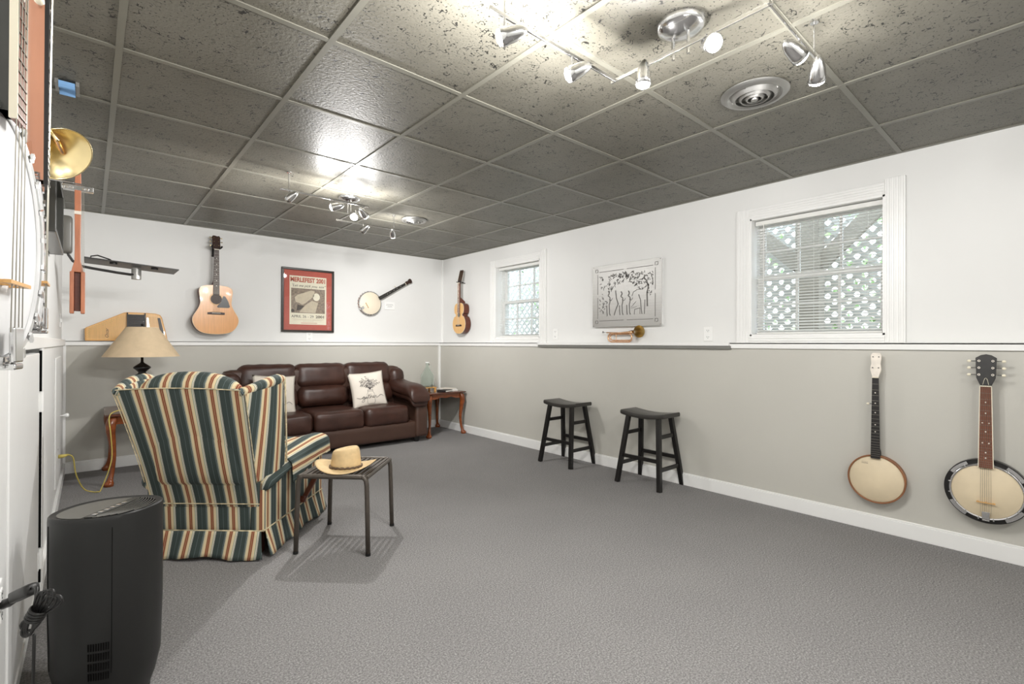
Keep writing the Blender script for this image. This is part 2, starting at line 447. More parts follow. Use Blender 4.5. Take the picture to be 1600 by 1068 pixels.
# low door on the left wall with its casing and hinges
d = MB(); d.box(LXL - 0.03, LXL + 0.004, DY0, DY1 - 0.012, 0.02, LED - 0.02)
door = struct(d, 'door_1', 'door_white', bevel=0.004)
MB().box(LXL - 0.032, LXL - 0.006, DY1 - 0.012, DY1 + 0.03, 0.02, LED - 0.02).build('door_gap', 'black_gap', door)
MB().box(LXL, LXL + 0.008, DY0 + 0.1, DY1 - 0.15, 0.09, 0.1).build('door_moulding', 'door_white', door)
MB().box(LXL + 0.0002, LXL + 0.010, DY1 + 0.024, DY1 + 0.030, 0.06, LED - 0.01).build('door_gap_shade', 'black_gap', door)  # black strip painted in as the shade line of the hinge gap
for z in (0.17, 0.86):
    m = MB(); m.cyl((LXL + 0.009, DY1 + 0.012, z - 0.045), (LXL + 0.009, DY1 + 0.012, z + 0.045), 0.008); m.box(LXL + 0.001, LXL + 0.006, DY1 - 0.04, DY1 + 0.02, z - 0.04, z + 0.04)
    m.build('hinge', 'trim_white', door)
struct(MB().box(LXL, LXL + 0.012, DY1 + 0.03, DY1 + 0.115, 0, LED), 'trim_10', 'trim_white', bevel=0.003)
# cupboard door with white knob further along
d2 = struct(MB().box(LXL, LXL + 0.008, 4.25, 4.96, 0.18, 1.02), 'door_2', 'door_white', bevel=0.004)
MB().lathe([(0.004, 0), (0.005, 0.012), (0.006, 0.02), (0.016, 0.03), (0.017, 0.04), (0.008, 0.047)], 14, Matrix.Translation((LXL + 0.008, 4.9, 0.58)) @ Matrix.Rotation(PI / 2, 4, 'Y')).build('door_knob', 'trim_white', d2, smooth=True)

# ------------------------------------------------------------------ windows
def window(n, w, outer):
    y0, y1, z0, z1 = w; oy0, oy1, oz0, oz1 = outer
    m = MB()
    # casing boards with flutes
    def board(a0, a1, b0, b1, vert):
        m.box(RX - 0.022, RX, a0, a1, b0, b1)
        k = 4
        for i in range(k):
            if vert:
                c = a0 + (a1 - a0) * (i + 0.7) / (k + 0.4); m.box(RX - 0.027, RX - 0.022, c - 0.007, c + 0.007, b0, b1)
            else:
                c = b0 + (b1 - b0) * (i + 0.7) / (k + 0.4); m.box(RX - 0.027, RX - 0.022, a0, a1, c - 0.007, c + 0.007)
    board(oy0, y0, oz0, oz1 + 0.0, True); board(y1, oy1, oz0, oz1 - 0.02, True)
    board(y0, y1, z1, oz1 - 0.02, False); board(y0, y1, oz0, z0, False)
    root = struct(m, 'window_%d' % n, 'trim_white', bevel=0.002)
    # jamb liner
    m = MB(); xo = RX + 0.18
    m.box(RX - 0.02, xo, y0 - 0.001, y0 + 0.012, z0, z1); m.box(RX - 0.02, xo, y1 - 0.012, y1 + 0.001, z0, z1)
    m.box(RX - 0.02, xo, y0, y1, z0 - 0.001, z0 + 0.012); m.box(RX - 0.02, xo, y0, y1, z1 - 0.012, z1 + 0.001)
    m.build('jamb', 'trim_white', root)
    zm = (z0 + z1) / 2
    for (a, b, xx, nm) in ((zm - 0.018, z1 - 0.012, RX + 0.135, 'upper_sash'), (z0 + 0.012, zm + 0.018, RX + 0.10, 'lower_sash')):
        m = MB(); s = 0.035; Y0, Y1 = y0 + 0.012, y1 - 0.012
        m.box(xx, xx + 0.03, Y0, Y0 + s, a, b); m.box(xx, xx + 0.03, Y1 - s, Y1, a, b); m.box(xx, xx + 0.03, Y0 + s, Y1 - s, a, a + s); m.box(xx, xx + 0.03, Y0 + s, Y1 - s, b - s, b)
        for k in (1, 2):
            c = Y0 + (Y1 - Y0) * k / 3; m.box(xx + 0.006, xx + 0.024, c - 0.008, c + 0.008, a + s, b - s)
        c = (a + b) / 2; m.box(xx + 0.007, xx + 0.023, Y0 + s, Y1 - s, c - 0.008, c + 0.008)
        so = m.build(nm, 'trim_white', root)
        MB().box(xx + 0.013, xx + 0.016, Y0 + s, Y1 - s, a + s, b - s).build('window_pane', 'glass', so)
    return root
window(1, W1, (0.645, 1.655, 1.108, 2.145))
window(2, W2, (3.69, 4.655, 1.105, 2.145))

def blind(w, label, tilt):
    y0, y1, z0, z1 = w; y0 += 0.02; y1 -= 0.02
    rt = thing('window_blind', label, 'blind', (RX + 0.045, (y0 + y1) / 2, z0 + 0.014)); h = (z1 - z0) - 0.03; hw = (y1 - y0) / 2
    MB().box(-0.018, 0.018, -hw, hw, h - 0.032, h).build('headrail', 'slat_white', rt, bevel=0.003)
    MB().box(-0.012, 0.012, -hw + 0.004, hw - 0.004, 0.0, 0.014).build('bottom_rail', 'slat_white', rt, bevel=0.003)
    m = MB(); n = int((h - 0.05) / 0.0205)
    for i in range(n):
        z = 0.026 + i * 0.0205; ring = []
        dx, dz = 0.0125 * math.cos(R(tilt)), 0.0125 * math.sin(R(tilt))
        m.loft([[Vector((-dx, yy, z - dz)), Vector((0, yy, z + 0.0016)), Vector((dx, yy, z + dz)), Vector((0, yy, z + 0.0008))] for yy in (-hw + 0.006, hw - 0.006)])
    m.build('slats', 'slat_white', rt)
    for f in (-0.8, 0, 0.8):
        MB().cyl((-0.014, f * hw, 0.01), (-0.014, f * hw, h - 0.03), 0.0009, seg=4).build('ladder_cord', 'slat_white', rt)
    MB().cyl((-0.022, hw - 0.06, 0.15), (-0.022, hw - 0.06, h - 0.03), 0.003, seg=6).build('tilt_wand', 'slat_white', rt)
blind(W1, 'white slatted mini blind in the large window above the two hanging banjos', 24)
blind(W2, 'white slatted mini blind in the small window near the far corner', 9)

# outside: lattice screen, deck posts, shrubbery, ground
m = MB(); X0 = 4.75; ya, yb, za, zb = -0.6, 11.0, 0.75, 2.75
def clip(p, q):
    # clip a segment in the (y,z) rectangle
    t0, t1 = 0.0, 1.0; dy, dz = q[0] - p[0], q[1] - p[1]
    for a, b in ((-dy, p[0] - ya), (dy, yb - p[0]), (-dz, p[1] - za), (dz, zb - p[1])):
        if abs(a) < 1e-9: continue
        t = b / a
        if a < 0: t0 = max(t0, t)
        else: t1 = min(t1, t)
    if t0 >= t1: return None
    return (p[0] + dy * t0, p[1] + dz * t0), (p[0] + dy * t1, p[1] + dz * t1)
for k in range(0, 160):
    s = -4 + k * 0.105
    for sg, dx in ((1, 0), (-1, 0.008)):
        c = clip((s, za), (s + sg * 3.0, za + 3.0))
        if c: m.bar((X0 + dx, c[0][0], c[0][1]), (X0 + dx, c[1][0], c[1][1]), 0.034, 0.007, up=(1, 0, 0))
m.box(X0 - 0.02, X0 + 0.02, ya, yb, za - 0.05, za + 0.04)
tag(m.build('lattice_fence', 'lattice_paint'), 'pale diagonal lattice screen standing outside the windows', 'fence')
for i, (y, lab) in enumerate(((1.445, 'grey timber deck post outside the large window'), (6.4, 'grey timber deck post outside the small window'))):
    p = thing('deck_post', lab, 'post', (4.60, y, 0.7))
    MB().box(-0.07, 0.07, -0.09, 0.09, 0, 2.04).build('post', 'deck_wood', p, bevel=0.004)
    for s in (-1, 1): MB().bar((0.0, s * 0.08, 1.10), (0.0, s * 0.75, 1.76), 0.12, 0.05, up=(1, 0, 0)).build('brace', 'deck_wood', p)
tag(MB().box(4.45, 4.72, -0.6, 7.6, 2.75, 2.95).build('deck_beam', 'deck_wood'), 'dark timber beam carried by the outside deck posts', 'beam')
rnd = random.Random(3)
for i, (cx, cy, s, lab) in enumerate(((7.2, 1.4, 1.5, 'green leafy shrub right behind the lattice at the large window'), (8.4, 3.9, 1.7, 'green leafy shrub behind the lattice between the windows'), (7.6, 6.9, 1.6, 'green leafy shrub behind the lattice seen through the small window'), (9.5, 9.4, 1.8, 'green leafy shrub furthest along the lattice'))):
    sh = thing('leafy_shrub', lab, 'shrub', (cx, cy, 0.7)); m = MB()
    for k in range(620):
        a = rnd.uniform(0, 2 * PI); zz = rnd.random(); rr = s * 0.75 * math.sqrt(rnd.random()) * (1 - 0.3 * zz)
        p = Vector((rr * math.cos(a), rr * math.sin(a), 0.15 + zz * s * 1.7)); q = Euler((rnd.uniform(0, 6), rnd.uniform(0, 6), rnd.uniform(0, 6))).to_matrix()
        l = rnd.uniform(0.05, 0.10)
        vs = [m.bm.verts.new(p + q @ Vector(c)) for c in ((-l, 0, 0), (0, -l * 0.45, 0.006), (l, 0, 0), (0, l * 0.45, 0.006))]; m._f(vs)
    m.build('foliage', 'leaf', sh, recalc=False)
    MB().tube([(0, 0, 0), (0.05, 0.02, 0.6), (0, 0, 1.2)], [0.05, 0.04, 0.02]).build('stem', 'deck_wood', sh)
struct(MB().box(4.1, 30, -12, 25, 0.6, 0.7), 'ground', 'ground')

# ------------------------------------------------------------------ track lights (the room's lamps and an added fill light)
def lamp_head(root, base, stem_to, aim, lit=True, power=1.0, rail_z=0.0):
    """base: point on the rail, stem_to: joint, aim: direction of the reflector"""
    aim = Vector(aim).normalized(); j = Vector(stem_to)
    m = MB(); m.cyl(base, j, 0.0045, seg=8); st = m.build('stem', 'chrome', root, smooth='auto')
    q = aim.to_track_quat('Z', 'Y').to_matrix().to_4x4(); mx = Matrix.Translation(j - aim * 0.02) @ q
    m = MB(); m.lathe([(0.002, -0.058), (0.010, -0.052), (0.018, -0.038), (0.0245, -0.015), (0.0275, 0.012), (0.029, 0.032), (0.027, 0.032), (0.022, 0.018), (0.012, 0.006), (0.003, 0.004)], 16, mx)
    h = m.build('lamp_head', 'chrome', root, smooth=True)
    m = MB(); m.lathe([(0.002, 0.007), (0.012, 0.008), (0.021, 0.02), (0.0255, 0.031), (0.024, 0.039), (0.013, 0.045), (0.002, 0.046)], 16, mx)
    m.build('bulb', 'bulb_lit' if lit else 'reflector', h, smooth=True)
    if lit:
        w = root.matrix_world @ (j + aim * 0.045)
        for typ, pw in (('SPOT', 0.95), ('POINT', 0.38)) if root.location.y > 2 else (('SPOT', 0.25), ('POINT', 1.0)):
            ld = bpy.data.lights.new('track_bulb_light', typ); ld.energy = LAMP_W * power * pw * (1.9 if typ == 'SPOT' else 1.0); ld.color = (1.0, 0.985, 0.965); ld.shadow_soft_size = 0.022
            if typ == 'SPOT': ld.spot_size = R(118); ld.spot_blend = 1.0
            lo = bpy.data.objects.new('track_bulb_light', ld); col.objects.link(lo); lo.location = Vector(root.location) + j + aim * 0.045
            lo.rotation_euler = (-aim).to_track_quat('Z', 'Y').to_euler(); lo.parent = root; lo.location = j + aim * 0.045

def track(label, canopy, segs, heads, group):
    root = thing('track_light', label, 'ceiling light', (canopy[0], canopy[1], CZ), group=group)
    C = Vector((canopy[0], canopy[1], CZ)); L = lambda p: Vector(p) - C
    m = MB(); m.lathe([(0.085, -0.001), (0.085, -0.012), (0.078, -0.024), (0.055, -0.034), (0.03, -0.042), (0.012, -0.045)], 32); m.build('canopy', 'chrome', root, smooth='auto')
    for dy in (0.03, -0.03): MB().cyl((0.0, dy, -0.04), (0.0, dy, 2.17 - CZ), 0.006).build('feed_post', 'chrome', root)
    for a, b in segs:
        m = MB(); m.bar(L(a), L(b), 0.007, 0.014); m.build('rail', 'chrome', root, bevel=0.0015)
    for p in (segs[0][0], segs[-1][1]):
        q = segs[0][1] if p == segs[0][0] else segs[-1][0]
        d = (Vector(q) - Vector(p)).normalized(); c = L(p) + d * 0.06
        MB().cyl(c, (c.x, c.y, 0), 0.0035).build('ceiling_support', 'chrome', root)
        MB().cyl((c.x, c.y, -0.008), (c.x, c.y, 0), 0.014, seg=14).build('support_cap', 'chrome', root)
    for base, j, aim, lit, pw in heads: lamp_head(root, L(base), L(j), aim, lit, pw)
    return root
RZ = 2.165; JZ = 2.10; Lf = (-0.72, 0.66, -0.28)
track('chrome zigzag track light nearest the camera, beside the big round vent', (1.62, 0.93),
      [((0.93, 1.18, RZ), (1.56, 1.18, RZ)), ((1.563, 1.20, RZ), (1.565, 0.59, RZ)), ((1.55, 0.60, RZ), (2.03, 0.605, RZ))],
      [((0.99, 1.18, RZ), (0.99, 1.18, JZ), Lf, True, 1), ((1.31, 1.18, RZ), (1.31, 1.18, JZ), (-0.62, 0.70, -0.4), True, 1),
       ((1.563, 1.05, RZ), (1.563, 1.05, JZ + 0.01), (0.05, 0.1, -1), True, 1), ((1.563, 0.80, RZ), (1.52, 0.76, 2.10), (-0.45, -0.60, -0.45), True, 0.8),
       ((1.82, 0.603, RZ), (1.80, 0.60, JZ), (0.8, -0.25, -0.35), True, 0.26), ((1.99, 0.603, RZ), (1.985, 0.60, 2.09), (0.55, 0.2, -0.6), True, 0.26)], 'chrome track lights')
JZ2 = 2.11
track('chrome zigzag track light over the sofa end, near the far small vent', (1.56, 3.78),
      [((0.96, 3.50, RZ), (1.60, 3.51, RZ)), ((1.58, 3.50, RZ), (1.58, 4.07, RZ)), ((1.56, 4.06, RZ), (2.15, 4.05, RZ))],
      [((1.02, 3.50, RZ), (1.02, 3.50, JZ2), (-0.5, 0.6, -0.5), False, 1), ((1.33, 3.505, RZ), (1.33, 3.505, JZ2), (-0.75, 0.5, -0.25), True, 1.3),
       ((1.57, 3.68, RZ), (1.55, 3.66, JZ2), (-0.45, -0.55, -0.6), True, 1.6), ((1.58, 3.56, RZ), (1.59, 3.56, JZ2), (0.72, 0.45, -0.45), True, 1.5),
       ((1.80, 4.055, RZ), (1.80, 4.055, JZ2), (-0.3, 0.8, -0.5), False, 1), ((2.08, 4.052, RZ), (2.08, 4.052, JZ2), (0.45, 0.70, -0.55), True, 1.3)], 'chrome track lights')
# added fill light: the same fitting repeated out of view behind the viewer
track('added fill light shaped as a chrome zigzag track, unseen behind the viewpoint', (1.3, -0.95),
      [((0.70, -0.70, RZ), (1.30, -0.70, RZ)), ((1.30, -0.70, RZ), (1.30, -1.2, RZ)), ((1.30, -1.2, RZ), (1.9, -1.2, RZ))],
      [((0.80, -0.70, RZ), (0.80, -0.70, JZ), (-0.1, 0.8, -0.5), True, 0.62), ((1.15, -0.70, RZ), (1.15, -0.70, JZ), (0.1, 0.9, -0.5), True, 0.62),
       ((1.3, -0.9, RZ), (1.3, -0.9, JZ), (0.2, 0.9, -0.5), True, 0.62), ((1.8, -1.2, RZ), (1.8, -1.2, JZ), (0.1, 0.9, -0.5), True, 0.62)], 'chrome track lights')

def vent(x, y, r, label):
    rt = thing('ceiling_vent', label, 'vent', (x, y, CZ - 0.004))
    MB().lathe([(r * 0.72, -0.006), (r * 0.80, -0.016), (r * 0.92, -0.014), (r, -0.004), (r * 1.0, 0.0), (r * 0.7, 0.0)], 40).build('rim', 'steel', rt, smooth='auto')
    MB().lathe([(r * 0.73, -0.001), (0.001, -0.0012)], 32, cap=False).build('duct_opening', 'black_gap', rt)
    for k, f in enumerate((0.56, 0.38, 0.2)):
        MB().lathe([(r * (f + 0.13), -0.004), (r * (f + 0.15), -0.006), (r * (f + 0.03), -0.026 - 0.002 * k), (r * f, -0.024 - 0.002 * k), (r * (f + 0.10), -0.006)], 36, cap=False).build('diffuser_cone', 'steel', rt, smooth='auto')
    MB().lathe([(r * 0.12, -0.02), (r * 0.1, -0.032), (0.001, -0.034)], 20).build('centre_knob', 'steel', rt)
    for k in range(2):
        m = MB(); m.bar((-r * 0.72 if k == 0 else 0, 0 if k == 0 else -r * 0.72, -0.008), (r * 0.72 if k == 0 else 0, 0 if k == 0 else r * 0.72, -0.008), 0.006, 0.008); m.build('cross_bar', 'steel', rt)
vent(2.325, 0.96, 0.145, 'large round metal ceiling vent next to the nearest track light')
vent(2.30, 4.06, 0.12, 'smaller round metal ceiling vent beyond the far track light')

# blue tape with a small clip stuck under the ceiling
tp = thing('painters_tape', 'scrap of blue painters tape hanging from a small clip on the ceiling', 'tape', (-0.084, 2.99, CZ))
MB().grid(lambda u, v: Vector(((u - 0.5) * 0.055, (v - 0.5) * 0.13, -0.012 - 0.02 * math.sin(v * 7))), 3, 12).build('tape_strip', 'tape_blue', tp, solid=0.001)
m = MB(); m.box(-0.04, -0.028, -0.05, 0.05, -0.02, 0); m.box(0.03, 0.042, -0.06, 0.06, -0.02, 0); m.build('clip', 'steel', tp)

def outlet(name, x, y, z, rz, label, switch=False, h=0.115):
    rt = thing(name, label, 'switch' if switch else 'socket', (x, y, z), (0, 0, rz))
    MB().box(-0.036, 0.036, -0.006, 0, -h / 2, h / 2).build('face_plate', 'ivory' if False else 'trim_white', rt, bevel=0.003)
    if switch: MB().box(-0.006, 0.006, -0.014, -0.004, -0.012, 0.014).build('toggle', 'trim_white', rt)
    else:
        for s in (-1, 1):
            o = MB().box(-0.016, 0.016, -0.0085, -0.004, s * 0.026 - 0.014, s * 0.026 + 0.014).build('receptacle', 'trim_white', rt, bevel=0.004)
            m = MB(); m.box(-0.008, -0.0055, -0.0092, -0.008, s * 0.026 - 0.002, s * 0.026 + 0.007); m.box(0.0055, 0.008, -0.0092, -0.008, s * 0.026 - 0.002, s * 0.026 + 0.007); m.cyl((0, -0.0092, s * 0.026 - 0.008), (0, -0.008, s * 0.026 - 0.008), 0.0025, seg=8)
            m.build('slots', 'black_gap', o)
    return rt
outlet('wall_outlet', RX, 3.56, 1.226, -PI / 2, 'white wall socket just right of the small window')
outlet('wall_outlet', RX, 1.885, 1.206, -PI / 2, 'white wall socket just left of the large window')
outlet('wall_outlet', 1.905, BY, 1.198, 0, 'white wall socket directly below the framed poster')
outlet('wall_outlet', LXL, 4.55, 0.36, PI / 2, 'white wall socket on the left wall with the yellow cord plugged in')
outlet('light_switch', LX, 5.35, 1.30, PI / 2, 'white light switch on the left wall near the far corner', True)
outlet('wall_outlet', LXL, 1.74, 0.47, PI / 2, 'white wall socket at the lower left holding the black plug')

# ------------------------------------------------------------------ stringed instruments
# local frame: x right, z up, -y towards the viewer, y = 0 is the wall
def frets(m, w0, w1, z_nut, z_end, scale_len, y, n=19, th=0.0007):
    for k in range(1, n + 1):
        z = z_nut - scale_len * (1 - 2 ** (-k / 12.0))
        if z < z_end: break
        f = (z_nut - z) / (z_nut - z_end); w = w0 + (w1 - w0) * f
        m.box(-w / 2, w / 2, y - 0.0012, y, z - th, z + th)
def dots(m, z_nut, scale_len, y, fs=(3, 5, 7, 10, 12), r=0.0035, dbl=(), off=0.012, z_end=-9):
    for k in fs:
        z = z_nut - scale_len * (1 - 2 ** (-(k - 0.5) / 12.0))
        if z < z_end: continue
        for dx in ((-off, off) if k in dbl else (0,)):
            m.cyl((dx, y - 0.0016, z), (dx, y, z), r, seg=8)
def peg(parent, p, side, m1='chrome', m2='ivory', L=0.02, r=0.009, flat=0.45, nm='tuning_peg'):
    m = MB(); p = Vector(p); d = Vector(side)
    m.cyl(p, p + d * L, 0.003, seg=6)
    o = m.build(nm, m1, parent)
    m = MB(); e = p + d * (L + r * 0.8)
    m.ball(e, r, 10, (1.0 if abs(d.x) > 0.3 else flat, flat if abs(d.x) > 0.3 else 1.0, 0.8)); m.build('button', m2, o, smooth=True)
    return o

def banjo(name, label, loc, rot, R_=0.14, depth=0.055, nut=0.60, top=0.75, w0=0.031, w1=0.046, board='ebony', neck='rimwood', head='old_skin', hoop='rimwood', hooks=0,
          pegh='guitar', pegm='ebony', npeg=4, fifth=True, resonator=False, strings=True, bridge=True, tail=True, ndots=(3, 5, 7, 10, 12), dbl=(), back='rimwood', y0=0.0, head_label=None, group=None, button='ivory'):
    rt = thing(name, label, 'banjo', loc, rot, group); yf = -(depth + y0)
    Ry = Matrix.Rotation(PI / 2, 4, 'X')          # lathe axis z -> -y
    if resonator:
        RR = R_ + 0.028
        MB().lathe([(RR - 0.02, y0), (RR - 0.004, y0 + 0.012), (RR, y0 + 0.03), (RR, y0 + depth - 0.012), (R_ + 0.006, y0 + depth - 0.012)], 56, Ry).build('resonator', back, rt, smooth='auto')
        for k in range(4):
            a = R(45 + 90 * k); m = MB()
            for t_ in range(9):
                b = a + R(-16 + t_ * 4)
            m.loft([[Vector((rr * math.cos(a + R(dg)), -(y0 + depth - 0.012 + dy), rr * math.sin(a + R(dg)))) for rr, dy in ((R_ + 0.008, 0), (R_ + 0.024, 0), (R_ + 0.024, 0.004), (R_ + 0.008, 0.004))] for dg in range(-17, 18, 4)])
            m.build('flange_plate', 'chrome', rt)
    MB().lathe([(R_ - 0.012, y0), (R_, y0 + 0.001), (R_, y0 + depth - 0.006), (R_ - 0.012, y0 + depth - 0.006)], 56, Ry).build('rim', hoop if hoop != 'chrome' else 'rimwood', rt, smooth='auto')
    MB().lathe([(R_ + 0.001, y0 + depth - 0.014), (R_ + 0.006, y0 + depth - 0.012), (R_ + 0.006, y0 + depth - 0.001), (R_ + 0.003, y0 + depth + 0.001), (R_ - 0.002, y0 + depth), (R_ - 0.002, y0 + depth - 0.01)], 56, Ry, cap=False).build('tension_hoop', hoop, rt, smooth='auto')
    o = MB().lathe([(R_ - 0.002, y0 + depth - 0.006), (R_ - 0.004, y0 + depth - 0.004), (0.001, y0 + depth - 0.004)], 56, Ry).build('drum_head', head, rt, smooth=True)
    if hooks:
        for k in range(hooks):
            a = 2 * PI * (k + 0.5) / hooks
            if abs(a - PI / 2) < 0.17: continue
            c, s = math.cos(a), math.sin(a); rr = R_ + 0.009
            m = MB(); m.cyl((c * rr, -(y0 + 0.012), s * rr), (c * rr, -(y0 + depth + 0.001), s * rr), 0.0022, seg=6)
            m.cyl((c * rr, -(y0 + 0.006), s * rr), (c * rr, -(y0 + 0.022), s * rr), 0.0048, seg=6)
            m.bar((c * (rr + 0.002), -(y0 + depth + 0.002), s * (rr + 0.002)), (c * (R_ - 0.001), -(y0 + depth + 0.002), s * (R_ - 0.001)), 0.006, 0.003, up=(0, 1, 0))
            m.build('bracket_hook', 'chrome', rt)
    # neck and fretboard
    yb = yf - 0.006; m = MB()
    prof = lambda w, z: [Vector((w / 2 * math.cos(t), yb + 0.023 * math.sin(t), z)) for t in [PI * i / 8 for i in range(9)]]
    m.loft([prof(w1, R_ - 0.004), prof((w0 + w1) / 2, (R_ + nut) / 2), prof(w0, nut)])
    m.loft([[Vector((sx * 0.018, yb + 0.001, zz)), Vector((sx * 0.018, -y0 - 0.008, zz2))] and [Vector((sx * 0.016, yb, R_ - 0.004)), Vector((sx * 0.016, -y0 - 0.01, R_ - 0.004)), Vector((sx * 0.016, -y0 - 0.012, R_ + 0.02)), Vector((sx * 0.016, yb, R_ + 0.075))] for sx in (-1, 1) for zz, zz2 in ((0, 0),)])
    m.build('neck', neck, rt, smooth='auto')
    zE = R_ - 0.012; sc = nut + 0.055
    m = MB(); m.prism([(-w1 / 2, zE), (w1 / 2, zE), (w0 / 2, nut), (-w0 / 2, nut)], yb - 0.006, yb)
    m.mi = 1; frets(m, w0, w1, nut, zE + 0.005, sc, yb - 0.006, 22); m.mi = 2; dots(m, nut, sc, yb - 0.006, ndots, dbl=dbl, z_end=zE)
    m.build('fretboard', [board, 'strings', 'pearl'], rt)
    if board == 'fret_brown':
        for s in (-1, 1): MB().bar((s * (w1 / 2 + 0.001), yb - 0.003, zE), (s * (w0 / 2 + 0.001), yb - 0.003, nut), 0.003, 0.007, up=(0, 1, 0)).build('binding', 'ivory', rt)
    MB().box(-w0 / 2, w0 / 2, yb - 0.010, yb, nut, nut + 0.005).build('nut', 'ivory', rt)
    # peghead
    hl = top - nut - 0.005; z0 = nut + 0.005
    if pegh == 'guitar': o_ = [(-w0 / 2, 0), (w0 / 2, 0), (0.036, 0.24 * hl), (0.040, 0.88 * hl), (0.020, 0.97 * hl), (0, hl), (-0.020, 0.97 * hl), (-0.040, 0.88 * hl), (-0.036, 0.24 * hl)]
    elif pegh == 'fiddle': o_ = [(-w0 / 2, 0), (w0 / 2, 0), (0.027, 0.3 * hl), (0.026, 0.4 * hl), (0.022, 0.55 * hl), (0.025, 0.7 * hl), (0.026, 0.9 * hl), (0.018, hl), (-0.018, hl), (-0.026, 0.9 * hl), (-0.025, 0.7 * hl), (-0.022, 0.55 * hl), (-0.026, 0.4 * hl), (-0.027, 0.3 * hl)]
    else: o_ = [(-w0 / 2, 0), (w0 / 2, 0), (0.024, 0.25 * hl), (0.016, 0.45 * hl), (0.030, 0.7 * hl), (0.030, 0.9 * hl), (0.012, hl), (-0.012, hl), (-0.030, 0.9 * hl), (-0.030, 0.7 * hl), (-0.016, 0.45 * hl), (-0.024, 0.25 * hl)]
    mx = Matrix.Translation((0, yb, z0)) @ Matrix.Rotation(R(-7), 4, 'X')
    ph = MB().prism(o_, -0.004, 0.010, mx).build('peghead', pegm, rt, bevel=0.0015)
    if pegh == 'guitar':
        m = MB(); m.tube([mx @ Vector((math.sin(a) * 0.011, -0.0045, 0.004 + 0.036 * math.cos(a / 1.0) ** 2 if abs(a) < 1.4 else 0.004)) for a in [-1.5 + 0.3 * i for i in range(11)]], 0.0008, 4); m.build('truss_rod_cover', 'ivory', ph)
    rows = npeg // 2
    for i in range(rows):
        f = (0.34 + 0.44 * i / max(1, rows - 1)) if pegh == 'guitar' else (0.38 + 0.45 * i / max(1, rows - 1))
        for s in (-1, 1):
            xp = (0.026 if pegh == 'guitar' else 0.014) * s
            m = MB(); m.cyl(mx @ Vector((xp, -0.010, f * hl)), mx @ Vector((xp, -0.003, f * hl)), 0.0058 if pegh == 'guitar' else 0.003, seg=10); m.mi = 1
            m.cyl(mx @ Vector((xp, -0.0105, f * hl)), mx @ Vector((xp, -0.0095, f * hl)), 0.003, seg=8); m.build('peg_post', ['pearl' if pegh == 'guitar' else 'black_metal', 'black_metal'], ph)
            if pegh == 'guitar': peg(rt, mx @ Vector((0.038 * s, 0.006, f * hl)), (s, 0, 0), m2=button)
            else: peg(rt, mx @ Vector((xp, 0.010, f * hl)), (0, 1, 0), m2=button, L=0.006, r=0.008, flat=0.6)
    if fifth:
        zz = nut - sc * (1 - 2 ** (-4.7 / 12)); ww = w0 + 0.35 * (w1 - w0)
        peg(rt, (-ww / 2, yb + 0.006, zz), (-1, 0, 0), m2=button, L=0.013, r=0.0085, flat=0.9, nm='fifth_string_peg')
    if bridge:
        zb = -0.055; yh = yf + 0.004
        m = MB()
        for i in (-1, 0, 1): m.bar((i * 0.03, yh, zb), (i * 0.03, yh - 0.012, zb), 0.008, 0.004, up=(0, 0, 1))
        m.box(-0.036, 0.036, yh - 0.017, yh - 0.011, zb - 0.002, zb + 0.002); m.build('bridge', 'maple', rt)
    if tail:
        m = MB(); m.prism([(-0.014, -R_ - 0.004), (0.014, -R_ - 0.004), (0.016, -R_ + 0.036), (-0.016, -R_ + 0.036)], yf - 0.012, yf - 0.006); m.box(-0.014, 0.014, yf - 0.012, yf + 0.03, -R_ - 0.012, -R_ - 0.005); m.build('tailpiece', 'chrome', rt, bevel=0.002)
    if strings:
        ns = npeg
        for i in range(ns):
            u = (i / (ns - 1) - 0.5)
            MB().cyl((u * 0.040, yf - 0.009, -R_ + 0.03), (u * w0 * 0.8, yb - 0.0105, nut + 0.003), 0.0006, seg=4).build('string', 'strings', rt)
    return rt

# two banjos low on the right wall
b1 = banjo('banjo', 'stringless banjo with pearly white peghead and black fretboard hung on the right wall', (RXL, 0.757, 0.324), (0, 0, -PI / 2), R_=0.137, depth=0.062,
      nut=0.603, top=0.752, board='ebony', hoop='rimwood', neck='ebony', pegh='fiddle', pegm='pearl', npeg=4, strings=False, bridge=False, tail=False, button='ivory', ndots=(3, 5, 7, 10, 12))
m = MB(); m.box(-0.036, -0.004, 0, 0.0006, 0.086, 0.088); m.box(-0.036, -0.004, 0, 0.0006, 0.094, 0.095)
o = m.build('head_stamp', 'ink', b1); o.location = (-0.035, -0.0588, 0.0)
banjo('banjo', 'six-string banjo with dark resonator, metal flanges and black peghead at the right edge', (RXL, 0.285, 0.362), (0, 0, -PI / 2), R_=0.138, depth=0.080,
      nut=0.546, top=0.715, w0=0.042, w1=0.054, board='fret_brown', hoop='chrome', neck='mahogany', pegh='guitar', pegm='black_paint', npeg=6, fifth=False, resonator=True, hooks=16,
      back='black_paint', ndots=(3, 5, 7, 9, 12, 15, 17), dbl=(7, 12))
# slanting banjo on the far wall
banjo('banjo', 'small old banjo hung slanting on the far wall above the white card', (2.624, BY, 1.62), (0, R(59.7), 0), R_=0.140, depth=0.055,
      nut=0.55, top=0.665, board='ebony', hoop='chrome', neck='mahogany', head='skin_cream', pegh='tulip', pegm='rosewood', npeg=4, hooks=26, bridge=True, strings=False)
